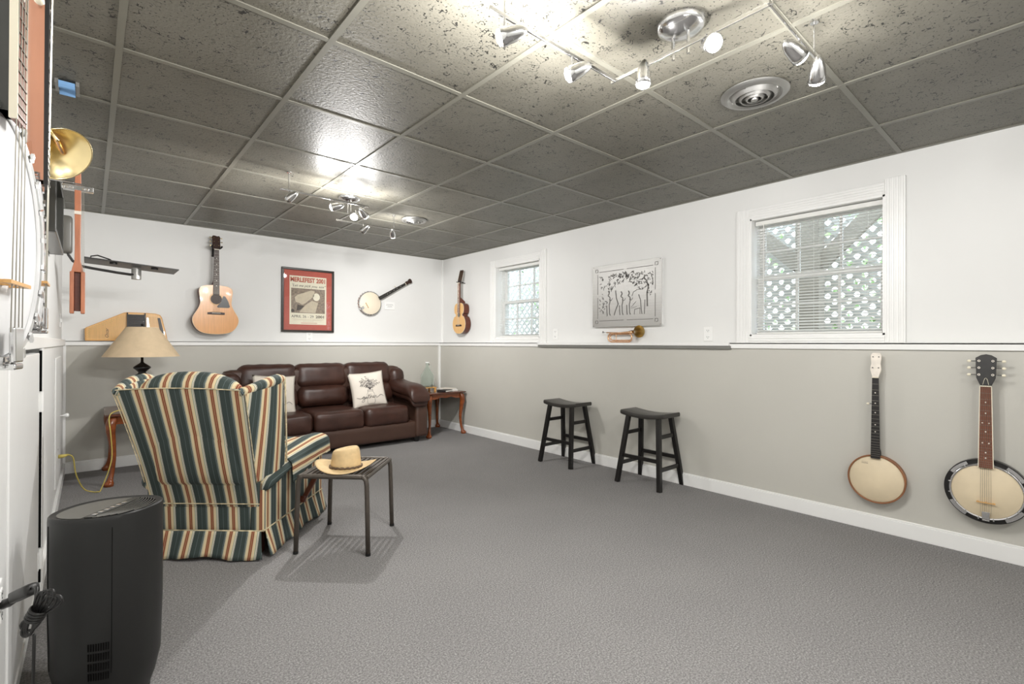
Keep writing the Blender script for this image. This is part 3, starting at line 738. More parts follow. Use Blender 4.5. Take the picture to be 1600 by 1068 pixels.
# two banjos close by on the left wall
banjo('banjo', 'large white-headed five-string banjo close to the camera at the left edge', (-0.157, 0.800, 1.243), (0, 0, PI / 2 - R(8.5)), R_=0.140, depth=0.086, y0=0.0,
      nut=0.58, top=0.74, w0=0.026, w1=0.031, board='fret_brown', hoop='chrome', neck='dark_screen', head='skin_white', pegh='guitar', pegm='ebony', npeg=4, hooks=24, fifth=False)
banjo('banjo', 'banjo with a reddish-brown neck seen edge-on behind the white-headed one', (-0.154, 1.24, 1.285), (0, 0, PI / 2), R_=0.135, depth=0.083,
      nut=0.60, top=0.75, w1=0.046, board='ebony', hoop='chrome', neck='pinkwood', head='skin_white', pegh='guitar', pegm='pinkwood', npeg=4, hooks=24)

def sides(out, y0, y1, mb):
    n = len(out)
    A = [mb.bm.verts.new((x, y0, z)) for x, z in out]; B = [mb.bm.verts.new((x, y1, z)) for x, z in out]
    for i in range(n):
        j = (i + 1) % n; mb._f([A[i], A[j], B[j], B[i]])

def guitar(name, label, cat, loc, rot, keys, depth, gap, sh_z, sh_r, br_z, nut, top, body='spruce', side='mahogany', board='rosewood', pegrows=3, head_tilt=-12, pick=True, w0=0.043, w1=0.056, notch=False, headw=0.036, bw=0.15):
    rt = thing(name, label, cat, loc, rot)
    pr = smooth_prof(keys, 60); out = [(w, z) for z, w in pr] + [(-w, z) for z, w in reversed(pr)][0:]
    # drop duplicate end points
    o2 = []
    for p in out:
        if not o2 or (abs(p[0] - o2[-1][0]) + abs(p[1] - o2[-1][1])) > 1e-4: o2.append(p)
    yF = -(gap + depth)
    m = MB(); m.prism(o2, yF + 0.003, -gap); m.build('body_sides', side, rt, smooth='auto')
    sc = lambda k, o: [(x * k, z) for x, z in o]
    m = MB(); m.prism([(x * 0.995, z) for x, z in o2], yF, yF + 0.003); m.build('soundboard', body, rt, bevel=0.0008)
    m = MB(); m.tube([(x * 1.002, yF + 0.001, z) for x, z in o2], 0.0018, 5, closed=True); m.build('body_binding', 'ivory', rt)
    Ry = Matrix.Translation((0, yF, sh_z)) @ Matrix.Rotation(PI / 2, 4, 'X')
    MB().lathe([(sh_r, 0.0004), (0.001, 0.0005)], 32, Ry, cap=False).build('sound_hole', 'rosewood', rt)
    MB().lathe([(sh_r + 0.011, 0.0002), (sh_r + 0.011, 0.0009), (sh_r, 0.0009), (sh_r, 0.0002)], 40, Ry, cap=False).build('rosette', 'maple', rt)
    if pick:
        m = MB(); m.prism([(sh_r + 0.004, sh_z + 0.02), (sh_r + 0.014, sh_z + 0.036), (sh_r + 0.030, sh_z + 0.030), (sh_r + 0.056, sh_z - 0.018), (sh_r + 0.072, sh_z - 0.072), (sh_r + 0.060, sh_z - 0.084), (0.012, sh_z - 0.084), (0.008, sh_z - 0.07), (0.018, sh_z - sh_r - 0.006), (sh_r * 0.8, sh_z - 0.032)], yF - 0.0015, yF); m.build('pickguard', 'black_paint', rt)
    m = MB(); m.prism([(-bw / 2, br_z - 0.010), (bw / 2, br_z - 0.010), (bw / 2, br_z + 0.010), (bw / 4, br_z + 0.014), (-bw / 4, br_z + 0.014), (-bw / 2, br_z + 0.010)], yF - 0.009, yF); b = m.build('bridge', 'rosewood', rt, bevel=0.002)
    MB().box(-bw / 4, bw / 4, yF - 0.0115, yF - 0.008, br_z + 0.003, br_z + 0.006).build('saddle', 'ivory', b)
    bt = keys[-1][0]
    m = MB(); yb = yF - 0.002
    prof = lambda w, z: [Vector((w / 2 * math.cos(t), yb + 0.022 * math.sin(t), z)) for t in [PI * i / 8 for i in range(9)]]
    m.loft([prof(w1, bt - 0.004), prof((w0 + w1) / 2, (bt + nut) / 2), prof(w0, nut)])
    m.loft([[Vector((sx * 0.022, yb, bt - 0.004)), Vector((sx * 0.022, -gap - 0.004, bt - 0.004)), Vector((sx * 0.022, -gap - 0.006, bt + 0.022)), Vector((sx * 0.018, yb, bt + 0.085))] for sx in (-1, 1)])
    m.build('neck', side, rt, smooth='auto')
    zE = sh_z + sh_r * 0.9; scl = nut - br_z
    m = MB(); m.prism([(-w1 / 2, zE), (w1 / 2, zE), (w0 / 2, nut), (-w0 / 2, nut)], yb - 0.006, yb + 0.001); m.mi = 1
    frets(m, w0, w1, nut, zE + 0.004, scl, yb - 0.006, 20, 0.0007); m.mi = 2; dots(m, nut, scl, yb - 0.006, (3, 5, 7, 9, 12, 15), z_end=zE); m.build('fretboard', [board, 'strings', 'pearl'], rt)
    MB().box(-w0 / 2, w0 / 2, yb - 0.010, yb, nut, nut + 0.006).build('nut', 'ivory', rt)
    hl = top - nut - 0.006; mx = Matrix.Translation((0, yb, nut + 0.006)) @ Matrix.Rotation(R(head_tilt), 4, 'X')
    hw = headw
    ph = MB().prism([(-w0 / 2, 0), (w0 / 2, 0), (hw * 0.95, 0.16 * hl), (hw, 0.9 * hl), (hw * 0.75, hl), (hw * 0.25, 0.96 * hl), (-hw * 0.25, hl), (-hw * 0.75, hl), (-hw, 0.9 * hl), (-hw * 0.95, 0.16 * hl)], -0.002, 0.014, mx).build('headstock', board if board != 'fret_brown' else 'rosewood', rt, bevel=0.0015)
    for i in range(pegrows):
        f = 0.26 + 0.58 * i / (pegrows - 1)
        for s in (-1, 1):
            peg(rt, mx @ Vector((s * hw * 0.97, 0.006, f * hl)), (s, 0, 0), m1='brass', m2='brass' if pegrows == 3 else 'pearl', L=0.010, r=0.007)
            MB().cyl(mx @ Vector((s * hw * 0.55, -0.008, f * hl)), mx @ Vector((s * hw * 0.55, 0, f * hl)), 0.0035, seg=8).build('string_post', 'brass', ph)
    for i in range(6):
        u = i / 5 - 0.5
        MB().cyl((u * 0.052, yF - 0.011, br_z + 0.003), (u * w0 * 0.82, yb - 0.0115, nut + 0.003), 0.0005, seg=4).build('string', 'strings', rt)
    # wall hanger belongs to the wall: a thing of its own
    return rt, mx, yF, hl
G1 = [(0, 0.0), (0.004, 0.06), (0.02, 0.125), (0.06, 0.172), (0.12, 0.199), (0.175, 0.195), (0.24, 0.160), (0.30, 0.137), (0.36, 0.139), (0.42, 0.146), (0.46, 0.138), (0.482, 0.105), (0.490, 0.05), (0.492, 0.0)]
guitar('acoustic_guitar', 'honey-coloured acoustic guitar with dark pickguard hung on the far wall left of the poster', 'guitar', (0.955, BY, 1.209), (0, 0, 0), G1, 0.10, 0.02, 0.352, 0.050, 0.208, 0.848, 0.998)
h = thing('guitar_hanger', 'black padded wall hook holding up the acoustic guitar', 'hook', (0.955, BY, 2.075))
MB().box(-0.022, 0.002, -0.02, 0, -0.075, 0.03).build('wall_block', 'ebony', h, bevel=0.003)
MB().cyl((0, -0.018, 0), (0, -0.085, 0.0), 0.005).build('arm', 'black_metal', h)
m = MB(); m.tube([(-0.042, -0.155, 0.012), (-0.040, -0.12, 0.006), (-0.032, -0.095, 0.0), (0, -0.085, 0), (0.032, -0.095, 0.0), (0.040, -0.12, 0.006), (0.042, -0.155, 0.012)], 0.008, 8); m.build('yoke', 'cord_black', h, smooth=True)
G2 = [(0, 0.0), (0.003, 0.04), (0.02, 0.085), (0.06, 0.125), (0.11, 0.142), (0.16, 0.138), (0.20, 0.118), (0.222, 0.100), (0.226, 0.076), (0.256, 0.074), (0.262, 0.092), (0.30, 0.104), (0.34, 0.103), (0.37, 0.092), (0.392, 0.06), (0.398, 0.0)]
guitar('small_guitar', 'small notched-waist many-stringed guitar hung on the right wall by the far corner', 'guitar', (RX, 5.205, 1.252), (0, 0, -PI / 2), G2, 0.085, 0.012, 0.245, 0.030, 0.105, 0.655, 0.835, body='spruce_pale', side='mahogany', board='fret_brown', pegrows=5, head_tilt=-14, pick=False, w0=0.045, w1=0.052, headw=0.034, bw=0.12)
h = thing('guitar_hanger', 'small wall hook holding up the notched-waist guitar', 'hook', (RX, 5.205, 1.915), (0, 0, -PI / 2))
MB().cyl((0, 0, 0), (0, -0.03, 0), 0.005).build('arm', 'black_metal', h)
m = MB(); m.tube([(-0.034, -0.115, 0.01), (-0.034, -0.05, 0), (0, -0.03, 0), (0.034, -0.05, 0), (0.034, -0.115, 0.01)], 0.005, 8); m.build('yoke', 'cord_black', h, smooth=True)

# slim edge-on wooden instrument with slotted body, left wall
sg = thing('stick_guitar', 'slim reddish wooden stick guitar hung edge-on below the brass horn', 'guitar', (-0.045, 3.0, 1.255))
m = MB(); pts = [(0.0085, 0.205), (0.0075, 0.30), (0.008, 0.45), (0.0085, 0.56)]
m.loft([[Vector((-0.022, -0.012, 0.19)), Vector((0.022, -0.012, 0.19)), Vector((0.022, 0.03, 0.19)), Vector((-0.022, 0.03, 0.19))]] + [[Vector((-r, -0.012, z)), Vector((r, -0.012, z)), Vector((r, 0.018, z)), Vector((-r, 0.018, z))] for r, z in [(0.018, 0.21), (0.011, 0.24), (0.010, 0.32), (0.011, 0.42), (0.012, 0.56), (0.010, 0.66)]])
m.build('neck', 'redwood', sg, bevel=0.003)
for s in (-1, 1): MB().box(s * 0.019 - 0.0075, s * 0.019 + 0.0075, -0.016, 0.035, 0.0, 0.192).build('body_rail', 'redwood', sg, bevel=0.003)
MB().box(-0.0115, 0.0115, 0.004, 0.03, 0.012, 0.19).build('body_core', 'mahogany', sg, bevel=0.002)
m = MB(); m.box(-0.055, 0.055, -0.014, 0.02, 0.565, 0.590); m.build('tuner_plate', 'chrome', sg, bevel=0.003)
for x in (-0.048, -0.034, -0.020, 0.020, 0.034): MB().cyl((x, -0.03, 0.578), (x, -0.01, 0.578), 0.006, seg=10).build('tuning_peg', 'chrome', sg)
MB().box(-0.012, 0.012, -0.016, 0.02, 0.455, 0.470).build('capo', 'pearl', sg)
for i in range(3): MB().cyl((0.016 + i * 0.004, -0.013, 0.02), (0.012 + i * 0.004, -0.013, 0.56), 0.0006, seg=4).build('string', 'strings', sg)

h = thing('guitar_hanger', 'metal wall rod holding up the slim wooden stick guitar', 'hook', (LX, 3.0, 1.855))
MB().cyl((0, 0.0, 0), (0.125, 0.0, 0), 0.005).build('arm', 'chrome', h)
MB().cyl((0, 0.0, 0), (0.006, 0.0, 0), 0.018, seg=16).build('wall_plate', 'chrome', h)
m = MB(); m.tube([(0.125, 0.0, 0.0), (0.128, -0.012, -0.006), (0.155, -0.012, -0.006)], 0.004, 8); m.build('fork', 'chrome', h)

# brass trombone: bell facing the room, slide tubes running up the wall
tb = thing('trombone', 'brass trombone on the left wall with its flared bell facing the room', 'trombone', (-0.088, 2.5, 1.832))
ax = Vector((0.50, -0.62, -0.60)).normalized(); q = ax.to_track_quat('Z', 'Y').to_matrix().to_4x4()
mx = Matrix.Translation(Vector((0, 0, 0)) - ax * 0.02) @ q
prof = [(0.104, 0.020), (0.102, 0.017), (0.088, 0.004), (0.068, -0.016), (0.046, -0.045), (0.030, -0.085), (0.020, -0.14)]
MB().lathe(prof + [(r - 0.0012, z) for r, z in reversed(prof)], 48, mx, cap=False).build('bell', 'brass', tb, smooth=True)
MB().lathe([(0.104, 0.020), (0.1065, 0.022), (0.104, 0.024), (0.1015, 0.022)], 48, mx, cap=False).build('bell_rim', 'brass', tb, smooth=True)
e = mx @ Vector((0, 0, -0.14))
m = MB(); m.tube([e, e + Vector((-0.03, 0.05, 0.06)), Vector((-0.085, 0.05, 0.2)), Vector((-0.09, 0.02, 0.36)), Vector((-0.09, 0.05, 0.40)), Vector((-0.09, 0.09, 0.36)), Vector((-0.09, 0.10, 0.1))], 0.010, 10); m.build('bell_tube', 'brass', tb, smooth=True)
m = MB(); m.tube([(-0.006, -0.05, 0.035), (-0.055, 0.0, 0.115), (-0.09, 0.03, 0.2)], 0.006, 8); m.build('slide_tube', 'brass', tb, smooth=True)
m = MB(); m.tube([(0.005, 0.06, 0.02), (-0.03, 0.05, 0.10), (-0.075, 0.05, 0.18)], 0.006, 8); m.build('slide_tube', 'copper', tb, smooth=True)
MB().cyl((-0.09, 0.03, 0.2), (-0.09, 0.10, 0.2), 0.004).build('brace', 'brass', tb)

# dark panel and dark deep-edged frame on the left wall
fr_ = thing('wall_frame', 'dark deep-edged framed panel on the left wall behind the banjos', 'picture frame', (LX, 3.15, 1.645))
m = MB(); m.box(0, 0.062, 0, 0.022, 0, 0.36); m.box(0, 0.062, 0.80, 0.822, 0, 0.36); m.box(0, 0.062, 0.022, 0.80, 0, 0.022); m.box(0, 0.062, 0.022, 0.80, 0.338, 0.36); m.build('frame', 'dark_screen', fr_, bevel=0.004)
MB().box(0.01, 0.03, 0.022, 0.80, 0.022, 0.338).build('panel', 'gray_plastic', fr_)

# laptop tray on a swing arm
tr = thing('swing_arm_tray', 'black tray on a curved swing arm fixed high on the left wall', 'tray', (LX, 4.6, 1.745))
MB().rbox((0.050, 0.0, 0.13), (0.078, 0.09, 0.262), r=0.02, n=6).build('wall_bracket', 'gray_plastic', tr, smooth=True)
m = MB(); m.box(0.0, 0.02, -0.03, 0.03, 0.05, 0.22); m.build('mounting_plate', 'black_metal', tr)
for dy in (-0.018, 0.018):
    m = MB(); m.tube([(0.060, dy, 0.02), (0.068, dy, -0.01), (0.090, dy, -0.05), (0.135, dy, -0.082), (0.20, dy, -0.092), (0.33, dy, -0.108), (0.44, dy, -0.118)], 0.0075, 8); m.build('arm_tube', 'black_metal', tr, smooth=True)
m = MB(); m.cyl((0.445, 0, -0.148), (0.445, 0, -0.065), 0.030, seg=24); m.build('pivot', 'steel', tr, smooth='auto')
mx = Matrix.Translation((0.42, 0.0, -0.055)) @ Matrix.Rotation(R(3.5), 4, 'Y')
MB().box(-0.27, 0.275, -0.15, 0.16, 0.0, 0.008, mx).build('tray_board', 'black_metal', tr, bevel=0.002)
m = MB(); m.tube([mx @ Vector(p) for p in ((-0.24, 0.0, 0.008), (-0.235, 0, 0.036), (-0.20, 0, 0.048), (-0.13, 0, 0.03), (-0.10, 0, 0.008))], 0.005, 6); m.build('strap', 'cord_black', tr)
for px_ in (-0.11, 0.13): MB().cyl(mx @ Vector((px_, -0.08, -0.012)), mx @ Vector((px_, -0.08, 0.0)), 0.022, seg=16).build('rubber_knob', 'cord_black', tr)
MB().box(0.085, 0.105, -0.01, 0.01, 0.008, 0.02, mx).build('stop', 'cord_black', tr)

# ------------------------------------------------------------------ wall decorations
# framed festival poster
ps = thing('framed_poster', 'framed festival poster with a red mat on the far wall above the sofa', 'poster', (1.889, BY, 1.61))
w, h = 0.292, 0.362
m = MB()
for a in ((-w, w, h - 0.024, h), (-w, w, -h, -h + 0.024), (-w, -w + 0.024, -h + 0.024, h - 0.024), (w - 0.024, w, -h + 0.024, h - 0.024)): m.box(a[0], a[1], -0.028, 0, a[2], a[3])
m.build('frame', 'frame_dark', ps, bevel=0.003)
MB().box(-w + 0.02, w - 0.02, -0.010, -0.004, -h + 0.02, h - 0.02).build('mat_board', 'mat_red', ps)
MB().box(-0.205, 0.205, -0.0115, -0.010, -0.275, 0.275).build('print', 'poster_cream', ps)
yP = -0.0118; rx = (PI / 2, 0, 0)
text_part('title_lettering', 'MERLEFEST 2001', 0.07, 'poster_red', ps, (0, yP, 0.230), rx, width=0.385, bold=0.0025)
text_part('quote_lettering', '"Let me pick you, son"', 0.042, 'poster_dark', ps, (0, yP, 0.165), rx, width=0.375, shear=0.4)
text_part('date_lettering', 'APRIL 26 - 29', 0.042, 'poster_dark', ps, (-0.062, yP, -0.185), rx, width=0.245)
text_part('date_lettering', '2001', 0.042, 'poster_dark', ps, (0.135, yP, -0.185), rx, width=0.095, bold=0.001)
m = MB()
for zz, ww in ((-0.214, 0.18), (-0.226, 0.16), (-0.238, 0.06)): m.box(-ww, ww, yP - 0.0003, yP, zz - 0.0015, zz + 0.0015)
m.build('small_print', 'poster_light', ps)
MB().box(-0.08, 0.10, yP - 0.0003, yP, -0.2605, -0.256).build('small_print', 'poster_red', ps)
# halftone picture: plain figure bending over a guitar
pic = MB().box(-0.188, 0.188, yP - 0.0004, yP, -0.145, 0.135).build('picture', 'poster_brown', ps)
yq = yP - 0.0007
m = MB(); m.prism([(-0.15, 0.03), (-0.12, 0.06), (-0.04, 0.09), (0.03, 0.12), (0.07, 0.11), (0.06, 0.05), (0.0, 0.0), (-0.03, -0.03), (-0.07, -0.05), (-0.10, -0.03), (-0.14, -0.02)], yq, yP); m.build('picture_figure', 'poster_light', pic)
m = MB(); m.prism([(-0.10, -0.135), (-0.03, -0.05), (0.04, 0.0), (0.11, -0.02), (0.08, -0.14)], yq - 0.0003, yP); m.build('picture_figure', 'poster_light', pic)
m = MB(); m.prism([(0.09 + 0.04 * math.cos(a), 0.045 + 0.045 * math.sin(a)) for a in [k * PI / 8 for k in range(16)]], yq, yP); m.build('picture_figure', 'poster_cream', pic)
m = MB(); m.prism([(-0.13, -0.12), (-0.12, -0.05), (-0.08, -0.06), (-0.04, -0.06), (-0.09, -0.11)], yq - 0.0005, yP); m.build('picture_shape', 'poster_dark', pic)
m = MB(); m.prism([(-0.17 + 0.018 * math.cos(a), -0.12 + 0.018 * math.sin(a)) for a in [k * PI / 6 for k in range(12)]], yq, yP); m.build('picture_shape', 'poster_dark', pic)
MB().box(-w + 0.022, w - 0.022, -0.0165, -0.0150, -h + 0.022, h - 0.022).build('glazing', 'glass', ps)

cd_ = thing('wall_card', 'small white framed text card on the far wall under the slanting banjo neck', 'card', (2.905, BY, 1.605))
MB().box(-0.070, 0.070, -0.012, 0, -0.050, 0.050).build('frame', 'trim_white', cd_, bevel=0.002)
m = MB()
for zz, ww in ((0.018, 0.045), (0.006, 0.05), (-0.006, 0.03), (-0.018, 0.035)): m.box(-ww, ww, -0.0125, -0.0118, zz - 0.0012, zz + 0.0012)
m.build('text_lines', 'ledge_shade_and_text_gray', cd_)

# cut-metal picture, right wall; local x runs along the wall towards the camera
ar = thing('metal_wall_art', 'rectangular cut-steel picture of musicians under trees above the bugle', 'wall art', (RX, 2.658, 1.575), (0, 0, -PI / 2))
aw, ah = 0.376, 0.292
MB().box(-aw, aw, -0.034, -0.030, -ah, ah).build('steel_plate', 'steel', ar, bevel=0.001)
MB().box(-aw + 0.01, aw - 0.01, -0.03, 0, -ah + 0.01, ah - 0.01).build('backing', 'trim_white', ar)
m = MB(); ya_ = -0.0346
def cut(pts, wd):
    for a, b in zip(pts[:-1], pts[1:]): m.bar((a[0], ya_, a[1]), (b[0], ya_, b[1]), wd, 0.0010, up=(0, 1, 0))
ix, iz = aw - 0.062, ah - 0.060
for s in (-1, 1):
    cut([(-ix + 0.02, s * iz), (-0.015, s * iz)], 0.005); cut([(0.02, s * iz), (ix - 0.02, s * iz)], 0.005)
    cut([(s * ix, -iz + 0.02), (s * ix, -0.01)], 0.005); cut([(s * ix, 0.02), (s * ix, iz - 0.02)], 0.005)
    for t_ in (-1, 1):
        cx, cz = s * (ix + 0.012), t_ * (iz + 0.012)
        cut([(cx - 0.014, cz - 0.014), (cx - 0.014, cz + 0.014), (cx + 0.014, cz + 0.014), (cx + 0.014, cz - 0.010), (cx - 0.004, cz - 0.014)], 0.005)
        m.cyl((s * (aw - 0.012), ya_ - 0.0004, t_ * (ah - 0.012)), (s * (aw - 0.012), ya_ + 0.001, t_ * (ah - 0.012)), 0.004, seg=8)
m.build('border_cuts', 'cutout_shadow', ar)
m = MB(); rn = random.Random(11)
for k in range(230):           # leaves
    x = rn.uniform(-0.295, 0.295); top_ = 0.205 - 0.02 * abs(x) * 3
    low = 0.07 + 0.05 * math.cos(x * 14) if -0.2 < x < 0.22 else (-0.19 if x < -0.2 else -0.02)
    z = rn.uniform(low, top_); a = rn.uniform(0, PI); l = rn.uniform(0.006, 0.013)
    cut([(x - l * math.cos(a), z - l * math.sin(a)), (x, z + 0.002), (x + l * math.cos(a), z + l * math.sin(a))], rn.uniform(0.0045, 0.0075))
m.build('leaf_cuts', 'cutout_shadow', ar)
m = MB()
def person(x, h_, fl, s=1):
    z0 = -0.185
    cut([(x, z0 + h_), (x + 0.012 * fl, z0 + h_ - 0.012), (x + 0.010 * fl, z0 + h_ - 0.032), (x - 0.002 * fl, z0 + h_ - 0.036)], 0.011)
    cut([(x - 0.004 * fl, z0 + h_ - 0.04), (x + 0.022 * fl, z0 + h_ - 0.062), (x + 0.020 * fl, z0 + h_ * 0.55), (x + 0.012 * fl, z0 + h_ * 0.42), (x + 0.016 * fl, z0 + 0.02), (x + 0.024 * fl, z0)], 0.0095)
    cut([(x - 0.016 * fl, z0 + h_ * 0.42), (x - 0.014 * fl, z0 + 0.03), (x - 0.01 * fl, z0)], 0.009)
    cut([(x + 0.012 * fl, z0 + h_ * 0.66), (x + 0.034 * fl, z0 + h_ * 0.60), (x + 0.05 * fl, z0 + h_ * 0.70)], 0.005)
person(-0.19, 0.23, 1); person(-0.045, 0.215, 1); person(0.035, 0.215, 1)
cut([(-0.105, 0.045), (-0.095, -0.03), (-0.075, -0.08), (-0.11, -0.15), (-0.12, -0.185)], 0.010)
cut([(0.075, -0.02), (0.09, 0.015), (0.13, 0.035), (0.18, 0.035), (0.19, 0.03)], 0.005)
cut([(0.065, -0.12), (0.12, -0.07), (0.085, -0.10)], 0.003); cut([(0.065, -0.13), (0.11, -0.12), (0.125, -0.115)], 0.003)
cut([(0.145, -0.01), (0.165, -0.06), (0.17, -0.12), (0.18, -0.185)], 0.008)
cut([(0.10, -0.185), (0.105, -0.14), (0.135, -0.135), (0.16, -0.13), (0.16, -0.185)], 0.005); cut([(0.205, -0.185), (0.21, -0.06)], 0.006)
cut([(0.235, -0.12), (0.232, 0.0), (0.245, 0.05), (0.225, 0.11), (0.20, 0.13), (0.21, 0.16)], 0.013)
cut([(0.275, 0.16), (0.29, 0.10), (0.29, 0.06)], 0.006)
m.build('figure_cuts', 'cutout_shadow', ar)

# bugle standing on the ledge
bg = thing('bugle', 'brass and copper bugle with a tarnished bell standing on the right wall ledge', 'bugle', (RXL + 0.062, 2.66, LED + 0.040), (0, 0, -PI / 2))
m = MB(); loop = []
for a in range(0, 181, 20): loop.append((-0.13 - 0.042 * math.sin(R(a)), 0.0, 0.047 + 0.040 * math.cos(R(a))))
for a in range(180, 361, 20): loop.append((0.055 - 0.036 * math.sin(R(a)), 0.0, 0.047 + 0.040 * math.cos(R(a))))
m.tube(loop, 0.0068, 8, closed=True); m.build('tube_loop', 'copper', bg, smooth=True)
m = MB(); l2 = [(x * 0.92 + 0.0, 0.012, (z - 0.047) * 0.72 + 0.05) for x, y, z in loop]; m.tube(l2, 0.0060, 8, closed=True); m.build('tube_loop', 'copper', bg, smooth=True)
m = MB(); m.tube([(-0.19, 0, 0.094), (-0.05, 0, 0.088), (0.05, 0, 0.092), (0.10, 0, 0.096)], [0.006, 0.007, 0.011, 0.016], 12); m.build('lead_pipe', 'copper', bg, smooth=True)
mx = Matrix.Translation((0.15, 0, 0.098)) @ Vector((1, -0.50, 0.02)).to_track_quat('Z', 'Y').to_matrix().to_4x4() @ Matrix.Rotation(0, 4, 'X')
pf = [(0.054, 0.03), (0.052, 0.027), (0.040, 0.012), (0.028, -0.015), (0.019, -0.05), (0.015, -0.07)]
MB().lathe(pf + [(r - 0.001, z) for r, z in reversed(pf)], 36, mx, cap=False).build('bell', 'old_brass', bg, smooth=True)
m = MB(); m.tube([(-0.235, 0, 0.097), (-0.228, 0, 0.097), (-0.222, 0, 0.096), (-0.19, 0, 0.094)], [0.011, 0.010, 0.005, 0.005], 12); m.build('mouthpiece', 'chrome', bg, smooth=True)
m = MB(); m.cyl((-0.08, 0, 0.088), (-0.08, 0, 0.010), 0.003); m.build('brace', 'copper', bg)

# autoharp on the ledge behind the lamp
hp = thing('autoharp', 'pale wooden autoharp leaning on the far wall ledge behind the lamp', 'autoharp', (0.0, BY - 0.055, LED + 0.042), (R(-5), 0, 0))
out = [(-0.034, 0.004), (-0.028, 0), (0.545, 0), (0.560, 0.006), (0.560, 0.03), (0.520, 0.225), (0.505, 0.25), (0.47, 0.262), (0.40, 0.266), (0.255, 0.266), (0.235, 0.262), (-0.028, 0.118), (-0.036, 0.105)]
m = MB(); m.prism(out, 0.0, 0.028); m.build('body', 'pine', hp, bevel=0.004)
m = MB(); m.prism([(x * 0.965 + 0.009, z * 0.94 + 0.008) for x, z in out], -0.002, 0.0); m.build('soundboard', 'spruce_pale', hp)
m = MB()
for k in range(15):
    for r_ in range(2): m.cyl((-0.018 + 0.0155 * k * 1.05 + r_ * 0.008, -0.008, 0.105 + k * 0.0085 - r_ * 0.016), (-0.018 + 0.0155 * k * 1.05 + r_ * 0.008, 0, 0.105 + k * 0.0085 - r_ * 0.016), 0.0022, seg=6)
for k in range(12):
    m.cyl((-0.016 + 0.006 * (k % 3), -0.008, 0.03 + k * 0.006), (-0.016 + 0.006 * (k % 3), 0, 0.03 + k * 0.006), 0.002, seg=6)
m.build('tuning_pins', 'old_brass', hp)
m = MB()
for k in range(13): m.bar((0.262, -0.012 - 0.0, 0.130 + k * 0.0092), (0.388, -0.012, 0.130 + k * 0.0092), 0.007, 0.016, up=(0, 1, 0))
m.build('chord_bars', 'cord_black', hp)
m = MB(); m.box(0.256, 0.264, -0.022, 0, 0.12, 0.26); m.box(0.386, 0.394, -0.022, 0, 0.12, 0.26); m.build('bar_holder', 'black_plastic', hp)
m = MB()
for k in range(8): m.box(0.275 + k * 0.014, 0.283 + k * 0.014, -0.022, -0.010, 0.110, 0.126)
m.build('chord_buttons', 'ivory', hp)
m = MB(); m.prism([(0.405, 0.02), (0.43, 0.02), (0.415, 0.22), (0.40, 0.22)], -0.010, -0.002); m.build('string_guard', 'chrome', hp)
m = MB(); m.prism([(0.515, 0.02), (0.545, 0.02), (0.505, 0.22), (0.485, 0.22)], -0.008, -0.002); m.build('tailpiece', 'black_metal', hp)
for k in range(18):
    z = 0.02 + k * 0.012
    MB().cyl((0.50 - 0.001 * k, -0.006, z), (-0.01 + max(0, (k - 7)) * 0.022, -0.006, z + 0.006), 0.0005, seg=4).build('string', 'strings', hp)
text_part('maker_lettering', 'Oscar', 0.034, 'rosewood', hp, (0.115, -0.0026, 0.068), (PI / 2, -PI / 2, 0), shear=0.3, ext=0.0003)

# ------------------------------------------------------------------ furniture
# leather sofa; local x along the far wall, y = 0 at its back, -y to the room
sf = thing('leather_sofa', 'dark brown leather three-seat sofa against the far wall', 'sofa', (1.94, 5.60, 0))
MB().rbox((0, -0.40, 0.145), (1.96, 0.62, 0.19), r=0.03, n=8).build('base', 'leather_side', sf, smooth=True)
MB().rbox((0, -0.10, 0.50), (1.90, 0.16, 0.70), r=0.05, n=8).build('back_frame', 'leather_side', sf, smooth=True)
for k in (-1, 0, 1):
    MB().rbox((k * 0.53, -0.42, 0.325), (0.525, 0.60, 0.205), r=0.055, n=14, bulge=(0, 0.03, 0.10), wr=0.0035, seed=k + 5).build('seat_cushion', 'leather', sf, smooth=True)
    bx = k * 0.545; tl = Matrix.Translation((bx, -0.16, 0.38)) @ Matrix.Rotation(R(-11), 4, 'X')
    top = MB().rbox((0, 0.0, 0.385), (0.565, 0.22, 0.27), r=0.075, n=14, bulge=(0.02, 0.10, 0.03), mx=tl, wr=0.004, seed=k + 15).build('back_cushion', 'leather', sf, smooth=True)
    MB().rbox((0, -0.035, 0.155), (0.55, 0.22, 0.22), r=0.075, n=14, bulge=(0.0, 0.12, 0.03), mx=tl, wr=0.004, seed=k + 25).build('lumbar_cushion', 'leather', sf, smooth=True)
